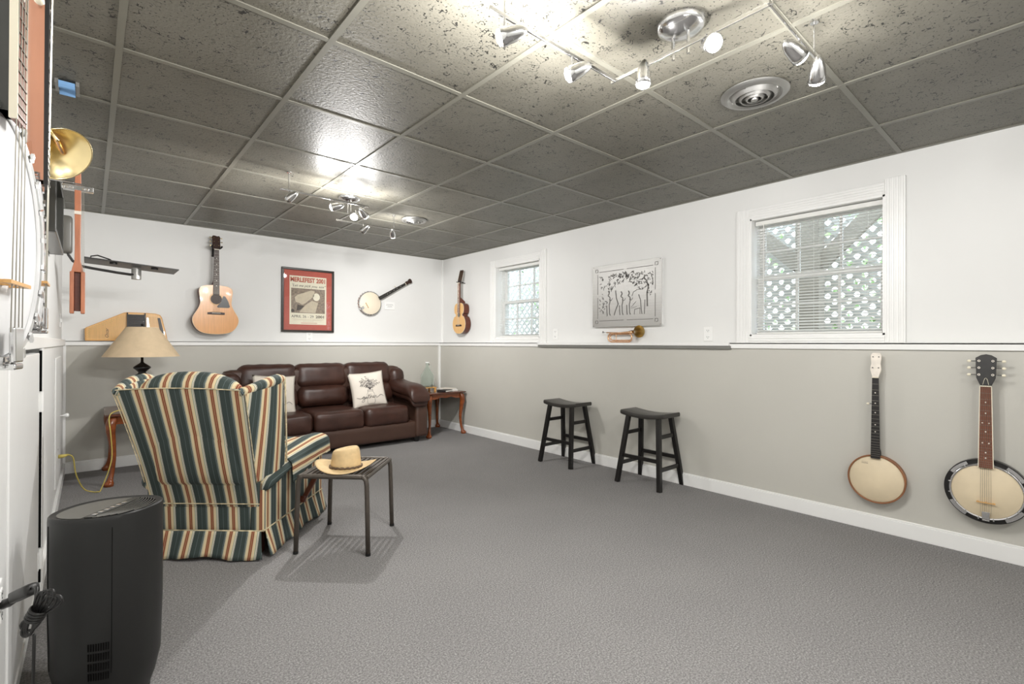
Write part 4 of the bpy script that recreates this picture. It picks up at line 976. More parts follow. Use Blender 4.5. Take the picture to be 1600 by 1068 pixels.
for s in (-1, 1):
    m = MB(); rings = []
    for i in range(7):       # side panel
        f = i / 6
    m.prism([(-0.74, 0.06), (-0.12, 0.05), (-0.02, 0.10), (0.0, 0.60), (-0.10, 0.62), (-0.60, 0.56), (-0.70, 0.53), (-0.73, 0.40), (-0.735, 0.2)], s * 0.86, s * 1.015, Matrix(((0, 1, 0, 0), (1, 0, 0, 0), (0, 0, 1, 0), (0, 0, 0, 1))))
    m.build('side_panel', 'leather_side', sf, bevel=0.03, seg=4, smooth='auto')
    # pillow arm with a rolled front
    for q_, (dz, rr, nm) in enumerate(((0.0, 1.0, 'arm_pad'), (-0.055, 0.86, 'arm_roll'))):
        m = MB(); rings = []
        path = [(-0.03, 0.64, 0.06), (-0.14, 0.635, 0.082), (-0.28, 0.60, 0.085), (-0.44, 0.582, 0.085), (-0.58, 0.582, 0.088), (-0.68, 0.565, 0.086), (-0.745, 0.525, 0.072), (-0.770, 0.475, 0.045)]
        for y, z, r_ in path:
            rings.append([Vector((s * (0.905 + 0.0) + s * (0.125 * rr) * math.copysign(abs(math.cos(t)) ** 0.8, math.cos(t)), y + 0.02 * q_, z + dz + r_ * rr * math.copysign(abs(math.sin(t)) ** 0.8, math.sin(t)) + 0.002 * math.sin(y * 60 + t * 2))) for t in [2 * PI * i / 20 for i in range(20)]])
        m.loft(rings); m.build(nm, 'leather', sf, smooth=True, subsurf=1)
    MB().rbox((s * 0.90, -0.13, 0.66), (0.20, 0.22, 0.34), r=0.09, n=8, bulge=(0.1, 0, 0)).build('back_wing', 'leather', sf, smooth=True)
    for y in (-0.66, -0.08): MB().lathe([(0.028, 0), (0.034, 0.01), (0.040, 0.05), (0.040, 0.062)], 16, Matrix.Translation((s * 0.90, y, 0))).build('foot', 'black_paint', sf)

# throw pillows with ink flowers in a jar
def pillow(label, loc, rot, seed):
    rt = thing('throw_pillow', label, 'pillow', loc, rot, 'ink-print throw pillows'); a = 0.205; T = 0.058
    th = lambda u, v: T * (max(0, 1 - u * u) ** 0.55) * (max(0, 1 - v * v) ** 0.55)
    kx = lambda u, v: (a * u * (1 - 0.07 * (1 - v * v)), a * v * (1 - 0.07 * (1 - u * u)))
    m = MB(); n = 16
    for sg in (-1, 1): m.grid(lambda p, q, s_=sg: Vector((kx(2 * p - 1, 2 * q - 1)[0], s_ * th(2 * p - 1, 2 * q - 1), kx(2 * p - 1, 2 * q - 1)[1])), n, n)
    bmesh.ops.remove_doubles(m.bm, verts=m.bm.verts, dist=0.0005)
    m.build('cover', 'canvas', rt, smooth=True)
    rn = random.Random(seed)
    def S(x, z):   # a point on the front face
        return Vector((x, -th(x / a / 0.97, z / a / 0.97) - 0.0022, z))
    m = MB()
    def stroke(pts, r_): m.tube([S(*p) for p in pts], r_, 4)
    for k in range(15):
        an = R(-62 + k * 8.9); L_ = rn.uniform(0.09, 0.15); c = (0.0, -0.01)
        pts = [(c[0] + math.sin(an) * L_ * t, c[1] + math.cos(an) * L_ * t + 0.01 * math.sin(t * 3)) for t in (0, 0.25, 0.5, 0.75, 1)]
        stroke(pts, 0.0009)
        for t in (0.45, 0.65, 0.85, 1.0):
            for sg in (-1, 1):
                p = (c[0] + math.sin(an) * L_ * t, c[1] + math.cos(an) * L_ * t); b = an + sg * 0.9; l = rn.uniform(0.008, 0.016)
                q0 = S(*p); q1 = S(p[0] + math.sin(b) * l, p[1] + math.cos(b) * l); md = (q0 + q1) / 2; pr = Vector((math.cos(b), 0, -math.sin(b))) * l * 0.28
                vs = [m.bm.verts.new(x) for x in (q0, md + pr, q1, md - pr)]; m._f(vs)
    for cx, cz in ((0.02, 0.05), (-0.03, 0.03), (0.03, 0.01), (0.0, 0.085)):
        for k in range(6): stroke([(cx + 0.014 * f * math.cos(k * 1.05 + f), cz + 0.014 * f * math.sin(k * 1.05 + f)) for f in (0.2, 0.6, 1.0)], 0.0011)
    stroke([(-0.03, -0.015), (0.03, -0.015)], 0.0018); stroke([(-0.03, -0.03), (0.03, -0.03)], 0.0012)
    stroke([(-0.03, -0.015), (-0.03, -0.04), (-0.042, -0.06), (-0.044, -0.15), (-0.034, -0.165), (0.034, -0.165), (0.044, -0.15), (0.042, -0.06), (0.03, -0.04), (0.03, -0.015)], 0.0011)
    m.build('flower_print', 'ink', rt, recalc=True)
    # handwriting: gather
    m = MB()
    w_ = [(-0.155, -0.085), (-0.12, -0.100), (-0.10, -0.095), (-0.075, -0.088), (-0.085, -0.105), (-0.098, -0.098), (-0.082, -0.082), (-0.072, -0.09), (-0.078, -0.13), (-0.098, -0.142), (-0.104, -0.128), (-0.075, -0.108),
          (-0.050, -0.092), (-0.060, -0.088), (-0.066, -0.102), (-0.054, -0.106), (-0.044, -0.088), (-0.044, -0.104), (-0.034, -0.098), (-0.022, -0.060), (-0.026, -0.104), (-0.014, -0.102), (0.0, -0.060), (-0.006, -0.080), (-0.008, -0.106), (0.004, -0.084), (0.014, -0.088), (0.014, -0.104),
          (0.026, -0.098), (0.036, -0.088), (0.028, -0.084), (0.024, -0.102), (0.042, -0.102), (0.054, -0.084), (0.060, -0.090), (0.062, -0.106), (0.085, -0.100), (0.12, -0.078), (0.155, -0.100)]
    sw = smooth_prof(w_, 150); m.tube([S(*p) + Vector((0, -0.001, 0)) for p in sw], 0.0015, 4)
    m.tube([S(*p) + Vector((0, -0.001, 0)) for p in ((-0.034, -0.076), (-0.012, -0.074))], 0.0013, 4)
    m.build('gather_lettering', 'ink', rt)
    return rt
pillow('cream pillow with black flower print and the word gather, leaning right of the sofa middle', (2.355, 5.165, 0.605), (R(-17), R(-4), R(-2)), 4)
pillow('cream flower-print pillow on the left sofa seat, half hidden by the striped chair', (1.385, 5.175, 0.605), (R(-17), R(4), R(3)), 9)

# Queen Anne end tables
def cabriole(m, x, y, sx, sy, H, s=1.0):
    """x,y = top corner, feet kick out along (sx,sy)"""
    ks = [(0.0, 0.030, 0.030), (0.02, 0.032, 0.034), (0.045, 0.020, 0.020), (0.10, 0.004, 0.016), (0.20, -0.004, 0.0185), (0.30, 0.006, 0.024), (0.38, 0.018, 0.031), (0.43, 0.014, 0.034), (0.47, 0.0, 0.030)]
    k2 = smooth_prof([(z * H / 0.47, o, r) for z, o, r in ks], 32); rings = []
    for z, o, r_ in k2:
        rings.append([Vector((x + sx * o + r_ * math.cos(t), y + sy * o + r_ * math.sin(t), z)) for t in [2 * PI * i / 12 for i in range(12)]])
    m.loft(rings)
def end_table(label, loc, hx, hy, H):
    rt = thing('end_table', label, 'table', loc, group='Queen Anne end tables')
    m = MB(); m.rbox((0, 0, H - 0.010), (2 * hx, 2 * hy, 0.020), r=0.009, n=6); m.build('tabletop', 'cherry_dark', rt, smooth=True)
    a, b = hx - 0.05, hy - 0.05; zt = H - 0.02
    for s in (-1, 1):
        # aprons with a scalloped lower edge
        f = lambda L_: [(-L_, zt)] + [(L_, zt)] + [(L_ * (1 - 2 * i / 16), zt - 0.075 + 0.030 * math.sin(PI * i / 16) ** 0.6 + 0.006 * math.cos(PI * 6 * i / 16)) for i in range(17)]
        m = MB(); m.prism(f(a), s * b - 0.009, s * b + 0.009); m.build('apron', 'cherry', rt)
        m = MB(); m.prism(f(b), -0.009, 0.009, Matrix.Translation((s * a, 0, 0)) @ Matrix.Rotation(PI / 2, 4, 'Z')); m.build('apron', 'cherry', rt)
        for t_ in (-1, 1):
            m = MB(); cabriole(m, s * a, t_ * b, s * 0.8, t_ * 0.8, zt - 0.005); m.build('leg', 'cherry', rt, smooth=True)
    return rt
end_table('reddish wooden end table with curved legs between sofa and right wall', (3.29, 5.29, 0), 0.275, 0.325, 0.530)
end_table('reddish wooden end table with curved legs under the lamp', (0.385, 5.24, 0), 0.295, 0.35, 0.560)

# table lamp
lp = thing('table_lamp', 'table lamp with a wide cream cone shade and black turned base', 'lamp', (0.337, 5.20, 0.561))
MB().lathe([(0.085, 0), (0.09, 0.008), (0.075, 0.022), (0.04, 0.035), (0.028, 0.05), (0.045, 0.075), (0.06, 0.11), (0.055, 0.15), (0.028, 0.20), (0.022, 0.225), (0.03, 0.235), (0.052, 0.25), (0.058, 0.268), (0.052, 0.286), (0.03, 0.30), (0.026, 0.31), (0.045, 0.33), (0.062, 0.345), (0.060, 0.355), (0.035, 0.375), (0.014, 0.39), (0.010, 0.40), (0.010, 0.47)], 32).build('base', 'black_paint', lp, smooth=True)
m = MB(); pr = [(0.268, 0.443), (0.110, 0.693)]
m.lathe(pr + [(r_ - 0.003, z) for r_, z in reversed(pr)], 56, cap=False); m.loft_closed([[Vector((r_ * math.cos(2 * PI * k / 56), r_ * math.sin(2 * PI * k / 56), z)) for k in range(56)] for r_, z in ((0.268, 0.443), (0.265, 0.443))])
m.build('lamp_shade', 'shade_linen', lp, smooth='auto')
m = MB(); m.cyl((0, 0, 0.45), (0, 0, 0.70), 0.003); m.cyl((-0.108, 0, 0.685), (0.108, 0, 0.685), 0.002); m.cyl((0, -0.108, 0.685), (0, 0.108, 0.685), 0.002); m.build('harp', 'steel', lp)
MB().ball((0, 0, 0.50), 0.030, 14, (1, 1, 1.25)).build('bulb', 'trim_white', lp, smooth=True)
MB().ball((0, 0, 0.712), 0.012, 12).build('finial', 'black_paint', lp, smooth=True)

# jug, stand and papers on the right table
st = thing('wooden_stand', 'small pale wooden stand under the glass jug', 'stand', (3.19, 5.28, 0.531))
MB().box(-0.085, 0.085, -0.085, 0.085, 0.038, 0.048).build('top_board', 'pine', st, bevel=0.003)
for sx in (-1, 1):
    for sy in (-1, 1): MB().box(sx * 0.07 - 0.01, sx * 0.07 + 0.01, sy * 0.07 - 0.01, sy * 0.07 + 0.01, 0, 0.038).build('leg', 'pine', st)
jg = thing('glass_jug', 'clear glass jug with narrow neck on the right end table', 'jug', (3.19, 5.28, 0.580))
pf = [(0.070, 0.0), (0.080, 0.006), (0.083, 0.03), (0.083, 0.12), (0.078, 0.15), (0.058, 0.185), (0.034, 0.225), (0.022, 0.255), (0.019, 0.275), (0.019, 0.292), (0.024, 0.296), (0.024, 0.306)]
MB().lathe([(0.001, 0.0)] + pf + [(0.016, 0.306), (0.015, 0.27)] + [(r_ - 0.004, z) for r_, z in reversed(pf[1:-4])] + [(0.001, 0.008)], 36, cap=False).build('glass_body', 'jug_glass', jg, smooth=True)
m = MB(); m.tube([(0.02, 0, 0.28), (0.045, 0, 0.275), (0.055, 0, 0.25), (0.045, 0, 0.215), (0.036, 0, 0.212)], 0.004, 8); m.build('handle', 'jug_glass', jg, smooth=True)
MB().lathe([(0.025, 0.300), (0.026, 0.304), (0.025, 0.312), (0.015, 0.312), (0.001, 0.312)], 20).build('cap', 'trim_white', jg, smooth='auto')
bk = thing('book', 'black-covered book lying beside the jug stand', 'book', (3.30, 5.05, 0.531), (0, 0, R(24)))
MB().box(-0.075, 0.075, -0.06, 0.06, 0.002, 0.022).build('pages', 'paper', bk)
m = MB(); m.box(-0.079, 0.079, -0.063, 0.063, 0.0, 0.003); m.box(-0.079, 0.079, -0.063, 0.063, 0.021, 0.024); m.box(-0.079, -0.076, -0.063, 0.063, 0, 0.024); m.build('cover', 'book_black', bk)
mg = thing('magazine', 'white magazine lying flat at the wall side of the right end table', 'magazine', (3.44, 5.22, 0.531), (0, 0, R(-8)))
m = MB(); m.box(-0.095, 0.095, -0.13, 0.13, 0, 0.012); m.build('pages', 'paper', mg); MB().box(-0.097, 0.097, -0.132, 0.132, 0.012, 0.0135).build('cover', 'trim_white', mg)
mg = thing('notebook', 'thin pale notebook lying on top of the white magazine', 'notebook', (3.43, 5.20, 0.5455), (0, 0, R(14)))
m = MB(); m.box(-0.075, 0.075, -0.10, 0.10, 0, 0.010); m.build('pages', 'paper', mg); MB().box(-0.077, 0.077, -0.102, 0.102, 0.010, 0.0115).build('cover', 'canvas', mg)

# saddle-seat stools; local x across the short side (towards the wall), y along the seat
def stool(loc):
    rt = thing('saddle_stool', 'x', 'stool', loc, group='black saddle stools'); H = 0.585
    L_, W_ = 0.205, 0.118
    def top(u, v):
        y = (u * 2 - 1); x = (v * 2 - 1); return Vector((x * W_, y * L_, H - 0.014 + 0.016 * y * y - 0.0))
    m = MB(); n = 16; rings = []
    for i in range(n + 1):
        y = -1 + 2 * i / n; zt = H - 0.020 + 0.020 * y * y; e = 0.006 if abs(y) == 1 else 0
        W2_ = W_ - e
        rings.append([Vector((-W2_, y * L_, zt - 0.034)), Vector((W2_, y * L_, zt - 0.034)), Vector((W2_ + 0.004, y * L_, zt - 0.018)), Vector((W2_, y * L_, zt - 0.004)), Vector((W2_ - 0.010, y * L_, zt)), Vector((-W2_ + 0.010, y * L_, zt)), Vector((-W2_, y * L_, zt - 0.004)), Vector((-W2_ - 0.004, y * L_, zt - 0.018))])
    m.loft(rings); m.build('seat', 'black_seat', rt, smooth='auto', bevel=0.003)
    P_ = lambda sx, sy, z: Vector((sx * (0.165 - 0.075 * z / 0.53), sy * (0.195 - 0.055 * z / 0.53), z))
    for sx in (-1, 1):
        for sy in (-1, 1):
            MB().bar(P_(sx, sy, 0.0), P_(sx, sy, 0.545), 0.034, 0.034, up=(0, 1, 0)).build('leg', 'black_paint', rt, bevel=0.003)
    for sy in (-1, 1):
        for z in (0.155, 0.40): MB().bar(P_(-1, sy, z), P_(1, sy, z), 0.016, 0.030, up=(0, 0, 1)).build('stretcher', 'black_paint', rt, bevel=0.002)
    for sx in (-1, 1): MB().bar(P_(sx, -1, 0.22), P_(sx, 1, 0.22), 0.016, 0.030, up=(0, 0, 1)).build('stretcher', 'black_paint', rt, bevel=0.002)
    return rt
s1 = stool((3.420, 3.13, 0)); s1['label'] = 'black saddle-seat stool standing farther from the camera, left of the pair'
copy_thing(s1, (3.425, 2.235, 0), (0, 0, 0), 'black saddle-seat stool standing nearer the camera, right of the pair')

# small tubular side table with a strapped top
tt = thing('metal_side_table', 'small brown tubular metal table with strap top beside the striped chair', 'table', (1.121, 2.726, 0))
fx = Vector((1.117 - 0.835, 2.441 - 2.714, 0)); fy = Vector((1.129 - 0.835, 3.02 - 2.714, 0))
HT = 0.412
def Q(u, v, z): c = fx * u + fy * v; return Vector((c.x, c.y, z))
for u in (-0.5, 0.5):
    for v in (-0.5, 0.5):
        i = 0.80; m = MB()
        pts = [Q(u, v, 0.004), Q(u * 0.97, v * 0.985, 0.25), Q(u * 0.95, v * 0.98, HT - 0.045), Q(u * 0.93, v * 0.98, HT - 0.018), Q(u * 0.88, v * 0.98, HT - 0.004), Q(u * 0.8, v * 0.98, HT)]
        m.tube(pts, 0.0125, 10); o = m.build('leg', 'bronze_metal', tt, smooth=True)
        MB().cyl(Q(u, v, 0), Q(u, v, 0.014), 0.014, seg=12).build('foot_cap', 'cord_black', o)
for v in (-0.49, 0.49): MB().cyl(Q(-0.41, v, HT), Q(0.41, v, HT), 0.0125, seg=10).build('top_rail', 'bronze_metal', tt, smooth='auto')
for u in (-0.47, 0.47): MB().cyl(Q(u, -0.49, HT - 0.004), Q(u, 0.49, HT - 0.004), 0.011, seg=10).build('side_rail', 'bronze_metal', tt, smooth='auto')
for k in range(13):
    u = -0.42 + 0.84 * k / 12
    MB().bar(Q(u, -0.48, HT + 0.003), Q(u, 0.48, HT + 0.003), 0.017, 0.006).build('slat', 'bronze_metal', tt, bevel=0.001)

# straw hat
ht = thing('straw_hat', 'beige brimmed hat with a braided band resting on the metal side table', 'hat', (1.085, 2.66, HT + 0.0145), (0, 0, R(-41)))
def hat_r(t, r_, z):
    c, s = math.cos(t), math.sin(t); return Vector((r_ * 1.12 * c, r_ * 0.96 * s, z))
m = MB(); rings = []; N = 40
def brim(t, f):       # f 0..1 outwards
    r_ = 0.072 + f * 0.075; up = 0.038 * f ** 1.6 * abs(math.cos(t)) ** 2.2; return r_, up + 0.002 - 0.004 * f * abs(math.sin(t))
for f in (0, 0.2, 0.4, 0.6, 0.8, 1.0): rings.append([hat_r(2 * PI * k / N, brim(2 * PI * k / N, f)[0], brim(2 * PI * k / N, f)[1]) for k in range(N)])
rings2 = [[p + Vector((0, 0, 0.003)) for p in r_] for r_ in reversed(rings)]
m.loft(rings + rings2, cap=False); m.build('brim', 'straw', ht, smooth=True)
m = MB(); rings = []
for z, r_ in ((0.002, 0.075), (0.03, 0.073), (0.06, 0.070), (0.085, 0.067), (0.102, 0.062), (0.110, 0.054), (0.109, 0.04), (0.100, 0.026), (0.094, 0.01)):
    ring = []
    for k in range(N):
        t = 2 * PI * k / N; p = hat_r(t, r_, z)
        if z > 0.05: p.z += 0.010 * math.cos(t) * (z / 0.11) ; p.y *= 1 - 0.16 * max(0, math.cos(t + PI)) * (z / 0.11)
        ring.append(p)
    rings.append(ring)
m.loft(rings); m.build('crown', 'straw', ht, smooth=True)
m = MB(); m.tube([hat_r(2 * PI * k / 60, 0.0765, 0.012 + 0.002 * math.sin(k * 2.1)) for k in range(60)], [0.0055 + 0.001 * math.sin(k * 1.7) for k in range(60)], 8, closed=True); m.build('hat_band', 'band', ht, smooth=True)

# wing-back recliner; local x right, y forward (away from the camera)
ch = thing('wingback_recliner', 'striped wing-back recliner seen from behind, cream, blue-grey and rust', 'armchair', (0.46, 2.975, 0), (0, 0, R(-42)))
def suv(off=0.0, along=False):
    def f(co, n):
        if abs(n.x) > 0.62 and not along: return (co.y + 0.03 + off, co.z)
        return (co.x + 0.033 + off, co.z)
    return f
# lower body
m = MB()
def ring(w, y0, y1, z, r_=0.04):
    pts = []
    for cx, cy, a0 in ((w - r_, y1 - r_, 0), (-w + r_, y1 - r_, 90), (-w + r_, y0 + r_, 180), (w - r_, y0 + r_, 270)):
        for k in range(4): a = R(a0 + 30 * k); pts.append(Vector((cx + r_ * math.cos(a), cy + r_ * math.sin(a), z)))
    return pts
m.loft([ring(0.295, 0.01, 0.74, 0.13), ring(0.292, 0.0, 0.74, 0.28), ring(0.295, -0.005, 0.72, 0.40), ring(0.29, 0.02, 0.70, 0.42)])
m.build('seat_base', 'stripe_fabric', ch, smooth='auto', uv=suv())
# skirt: four pleated panels
def skirt(p0, p1, nm, flare):
    p0 = Vector(p0); p1 = Vector(p1); d = (p1 - p0).normalized(); out = Vector((d.y, -d.x, 0)); L_ = (p1 - p0).length; m = MB(); n = 28
    def fn(u, v):
        w = 0.012 * math.sin(u * 17 + 1.0) * v + 0.006 * math.sin(u * 43) * v
        return p0 + d * (L_ * u + (u - 0.5) * 0.05 * v) + out * (0.008 + flare * v + w * 0.6) + Vector((0, 0, 0.142 - (0.128 + 0.008 * math.sin(u * 9)) * v))
    m.grid(fn, n, 6); ax = 'x' if abs(d.x) > abs(d.y) else 'y'
    off = 0.033 if ax == 'x' else 0.03
    return m.build(nm, 'stripe_fabric', ch, smooth=True, solid=0.005, uv=lambda co, nn: ((co.x if ax == 'x' else co.y) + off, co.z))
skirt((-0.30, 0.0, 0), (0.30, 0.0, 0), 'skirt_panel', 0.045)
skirt((0.30, 0.02, 0), (0.30, 0.74, 0), 'skirt_panel', 0.035)
skirt((-0.30, 0.74, 0), (-0.30, 0.02, 0), 'skirt_panel', 0.035)
skirt((0.30, 0.74, 0), (-0.30, 0.74, 0), 'skirt_panel', 0.02)
# back: outer panel leaning towards the camera
m = MB(); NB = 12
def backpt(u, v, side):          # u -1..1 across, v 0..1 up
    z = 0.26 + v * 0.63; w = 0.288 + 0.035 * v ** 1.5
    y = 0.0 - 0.205 * v ** 1.15 - 0.012 * (1 - u * u) * math.sin(PI * v)
    crown = 0.012 * (1 - u * u) * v ** 6
    if side: y += 0.15 - 0.04 * v
    return Vector((u * w, y, z + crown))
f1 = [[backpt(-1 + 2 * i / NB, j / NB, 0) for j in range(NB + 1)] for i in range(NB + 1)]; f2 = [[backpt(-1 + 2 * i / NB, j / NB, 1) for j in range(NB + 1)] for i in range(NB + 1)]
rings = []
for j in range(NB + 1): rings.append([f1[i][j] for i in range(NB + 1)] + [f2[i][j] for i in range(NB, -1, -1)])
m.loft(rings); m.build('backrest', 'stripe_fabric', ch, smooth='auto', uv=lambda co, n: (co.x * (0.30 / (0.288 + 0.035 * max(0, (co.z - 0.26) / 0.63) ** 1.5)) + 0.033, co.z), bevel=0.008)
# padded crest rising in an arch above the panel
m = MB(); rings = []
for i in range(25):
    u = -1 + 2 * i / 24; x = u * 0.272; hz = 0.885 + 0.095 * max(0, 1 - abs(u) ** 2.6) ** 0.8; th = 0.065 * max(0.25, (1 - abs(u) ** 8))
    rings.append([Vector((x, -0.115 + th * math.cos(t), 0.80 + (hz - 0.80) * (0.5 + 0.5 * math.sin(t)))) for t in [2 * PI * k / 14 for k in range(14)]])
m.loft(rings); m.build('crest_cushion', 'stripe_fabric', ch, smooth=True, uv=lambda co, n: (co.x + 0.045, co.z))
m = MB(); m.rbox((0, 0.0, 0.63), (0.50, 0.16, 0.50), r=0.06, n=10, bulge=(0, 0.2, 0), mx=Matrix.Translation((0, 0.03, 0)) @ Matrix.Translation((0, 0, 0.4)) @ Matrix.Rotation(R(14), 4, 'X') @ Matrix.Translation((0, 0, -0.4))); m.build('back_cushion', 'stripe_fabric', ch, smooth=True, uv=suv())
m = MB(); m.rbox((0, 0.44, 0.42), (0.46, 0.58, 0.16), r=0.05, n=10, bulge=(0, 0, 0.15)); m.build('seat_cushion', 'stripe_fabric', ch, smooth=True, uv=lambda co, n: (co.x, co.z))
# wings
for s in (-1, 1):
    m = MB(); rows = []
    K = 12
    for j in range(K + 1):
        v = j / K; z = 0.40 + v * 0.49
        yb_ = backpt(s, (z - 0.26) / 0.63, 0).y; xb = backpt(s, (z - 0.26) / 0.63, 0).x
        tipx = s * (0.325 + 0.055 * v ** 0.8); tipy = 0.20 - 0.13 * v; row = []
        for i in range(9):
            f = i / 8; zz = z + (0.045 * math.sin(f * PI / 2)) * v ** 4
            bow = 0.022 * math.sin(PI * f)
            row.append(Vector((xb + (tipx - xb) * f + s * bow, yb_ + (tipy - yb_) * f, zz)))
        inner = [Vector((p.x - s * (0.055 if 0 < i < 8 else 0.04), p.y + 0.004, p.z)) for i, p in enumerate(row)]
        rows.append(row + inner[::-1])
    m.loft(rows); o = m.build('wing', 'stripe_fabric', ch, smooth='auto', bevel=0.012, seg=3, uv=lambda co, n: (co.y + 0.11 * co.z + 0.055, co.z))
    # rolled top edge of the wing
    m = MB(); t_ = []
    top = [rows[-1][i] for i in range(9)]
    m.tube([Vector((p.x - s * 0.022, p.y, p.z - 0.006)) for p in top] + [Vector((top[-1].x - s * 0.022, top[-1].y + 0.01, top[-1].z - 0.05))], [0.020, 0.022, 0.024, 0.026, 0.028, 0.03, 0.03, 0.03, 0.028, 0.02], 12); m.build('wing_roll', 'stripe_fabric', ch, smooth=True, uv=lambda co, n: (co.y * 1.0 + 0.02, co.z))
    m = MB(); m.tube([r_[0] + Vector((s * 0.002, -0.002, 0)) for r_ in rows], 0.0022, 6); m.build('welt', 'welt', ch, smooth=True)
    m = MB(); m.tube([r_[8] + Vector((s * 0.003, 0.002, 0)) for r_ in rows] , 0.0045, 6); m.build('welt', 'welt', ch, smooth=True)
    # arm: upright side panel and padded roll on top
    m = MB(); m.prism([(0.0, 0.13), (0.74, 0.13), (0.75, 0.40), (0.72, 0.47), (0.0, 0.40)], s * 0.235, s * 0.312, Matrix(((0, 1, 0, 0), (1, 0, 0, 0), (0, 0, 1, 0), (0, 0, 0, 1)))); m.build('arm_panel', 'stripe_fabric', ch, bevel=0.012, seg=3, smooth='auto', uv=lambda co, n: (co.y + 0.03, co.z) if abs(n.x) > 0.5 else (co.x, co.z))
    m = MB(); rings = []
    for y, z, rw, rh in ((0.0, 0.390, 0.045, 0.030), (0.012, 0.393, 0.064, 0.044), (0.10, 0.412, 0.068, 0.046), (0.22, 0.440, 0.069, 0.044), (0.40, 0.478, 0.072, 0.042), (0.56, 0.495, 0.076, 0.044), (0.66, 0.490, 0.074, 0.044), (0.71, 0.478, 0.062, 0.036), (0.725, 0.465, 0.03, 0.015)):
        rings.append([Vector((s * (0.285 + 0.02 * y) + rw * math.cos(t), y, z + rh * math.sin(t) - 0.008)) for t in [2 * PI * k / 18 for k in range(18)]])
    m.loft(rings); m.build('arm_roll', 'stripe_fabric', ch, smooth=True, uv=lambda co, n: (co.x * 1.0 + 0.10 + 0.4 * (0.45 - co.z), co.z))
    # arm cover draped over the front of the arm
    m = MB()
    def cov(u, v, s=s):
        y = 0.20 + 0.50 * u; z = 0.442 + 0.058 * min(1, u * 1.6) - 0.010 * max(0, u - 0.7) * 3; cx = s * (0.285 + 0.02 * y)
        a = v * 1.0   # 0 inner .. 1 outer
        if a < 0.55:
            t = PI * (1 - a / 0.55); return Vector((cx + s * 0.078 * math.cos(t), y, z + 0.046 * math.sin(t) - 0.012))
        k = (a - 0.55) / 0.45; return Vector((cx + s * (0.078 + 0.006 * k + 0.003 * math.sin(y * 50) * k), y, z - 0.012 - 0.095 * k * (1 - 0.25 * u)))
    m.grid(cov, 16, 22); m.build('arm_cover', 'stripe_fabric', ch, smooth=True, solid=0.005, uv=lambda co, n, s=s: (s * co.x * 1.0 + (0.5 - co.z) * 0.9 - 0.262, co.z))
# welts on the seams
m = MB(); m.tube([backpt(-1 + 2 * i / 20, 1, 0) + Vector((0, -0.002, 0.001)) for i in range(21)], 0.003, 6); m.build('welt', 'welt', ch, smooth=True)
m = MB(); m.tube([Vector((-0.292 + 0.584 * i / 20, -0.008, 0.282)) for i in range(21)], 0.003, 6); m.build('welt', 'welt', ch, smooth=True)
m = MB(); m.tube([(-0.3, -0.008, 0.142), (0.3, -0.008, 0.142), (0.312, 0.005, 0.142), (0.312, 0.74, 0.142)], 0.004, 6); m.build('welt', 'welt', ch, smooth=True)
m = MB(); m.bar((0.335, 0.40, 0.17), (0.335, 0.66, 0.30), 0.016, 0.026, up=(1, 0, 0), h1=0.038); m.cyl((0.30, 0.41, 0.175), (0.345, 0.41, 0.175), 0.02); m.build('recline_lever', 'mahogany', ch, bevel=0.004)
m = MB(); m.tube([(0.37, 0.60, 0.42), (0.385, 0.64, 0.41), (0.37, 0.67, 0.40)], 0.003, 5); m.build('tie_string', 'canvas', ch)
for sx in (-1, 1):
    for y in (0.06, 0.66): MB().box(sx * 0.24 - 0.03, sx * 0.24 + 0.03, y - 0.03, y + 0.03, 0, 0.13).build('foot', 'mahogany', ch, bevel=0.004)

# ------------------------------------------------------------------ air purifier in the foreground
ap = thing('air_purifier', 'tall black oval air purifier in the left foreground', 'air purifier', (0.046, 2.030, 0), (0, 0, R(-41)))
ap.scale = (0.87, 0.87, 0.985)
def oval(a, b, z, n=64, p=2.3, tilt=0.0):
    out = []
    for k in range(n):
        t = 2 * PI * k / n; c, s = math.cos(t), math.sin(t)
        x = a * math.copysign(abs(c) ** (2 / p), c); y = b * math.copysign(abs(s) ** (2 / p), s); out.append(Vector((x, y, z + tilt * x)))
    return out
TL = 0.05
m = MB(); m.loft([oval(0.135, 0.105, 0.012), oval(0.150, 0.118, 0.05), oval(0.166, 0.133, 0.12), oval(0.171, 0.138, 0.30, tilt=TL * 0.3), oval(0.171, 0.138, 0.588, tilt=TL), oval(0.170, 0.137, 0.600, tilt=TL), oval(0.166, 0.134, 0.604, tilt=TL), oval(0.150, 0.119, 0.600, tilt=TL)])
m.build('housing', 'black_plastic', ap, smooth='auto')
MB().loft([oval(0.135, 0.105, 0.0), oval(0.135, 0.105, 0.02)]).build('foot_ring', 'cord_black', ap)
def zt(x): return 0.6015 + TL * x
m = MB(); m.loft([[Vector((p.x, p.y, zt(p.x))) for p in oval(0.148, 0.116, 0) if p.x < 0.005]] + [[Vector((p.x * 0.98, p.y * 0.98, zt(p.x) - 0.003)) for p in oval(0.148, 0.116, 0) if p.x < 0.005]]); m.build('top_panel', 'gray_plastic', ap)
m = MB(); m.prism([(0.010, -0.112), (0.038, -0.112), (0.046, 0.0), (0.038, 0.112), (0.010, 0.112)], 0.0, 0.003, Matrix(((1, 0, 0, 0), (0, 1, 0, 0), (TL, 0, 1, 0.6005), (0, 0, 0, 1))), plane='xy'); cp = m.build('control_panel', 'dark_plastic', ap)
for k in range(6):
    y = -0.085 + k * 0.026; m = MB(); m.bar((0.018, y, zt(0.018) + 0.0028), (0.034, y, zt(0.034) + 0.0028), 0.012, 0.002); m.build('button', 'chrome', cp, bevel=0.0008)
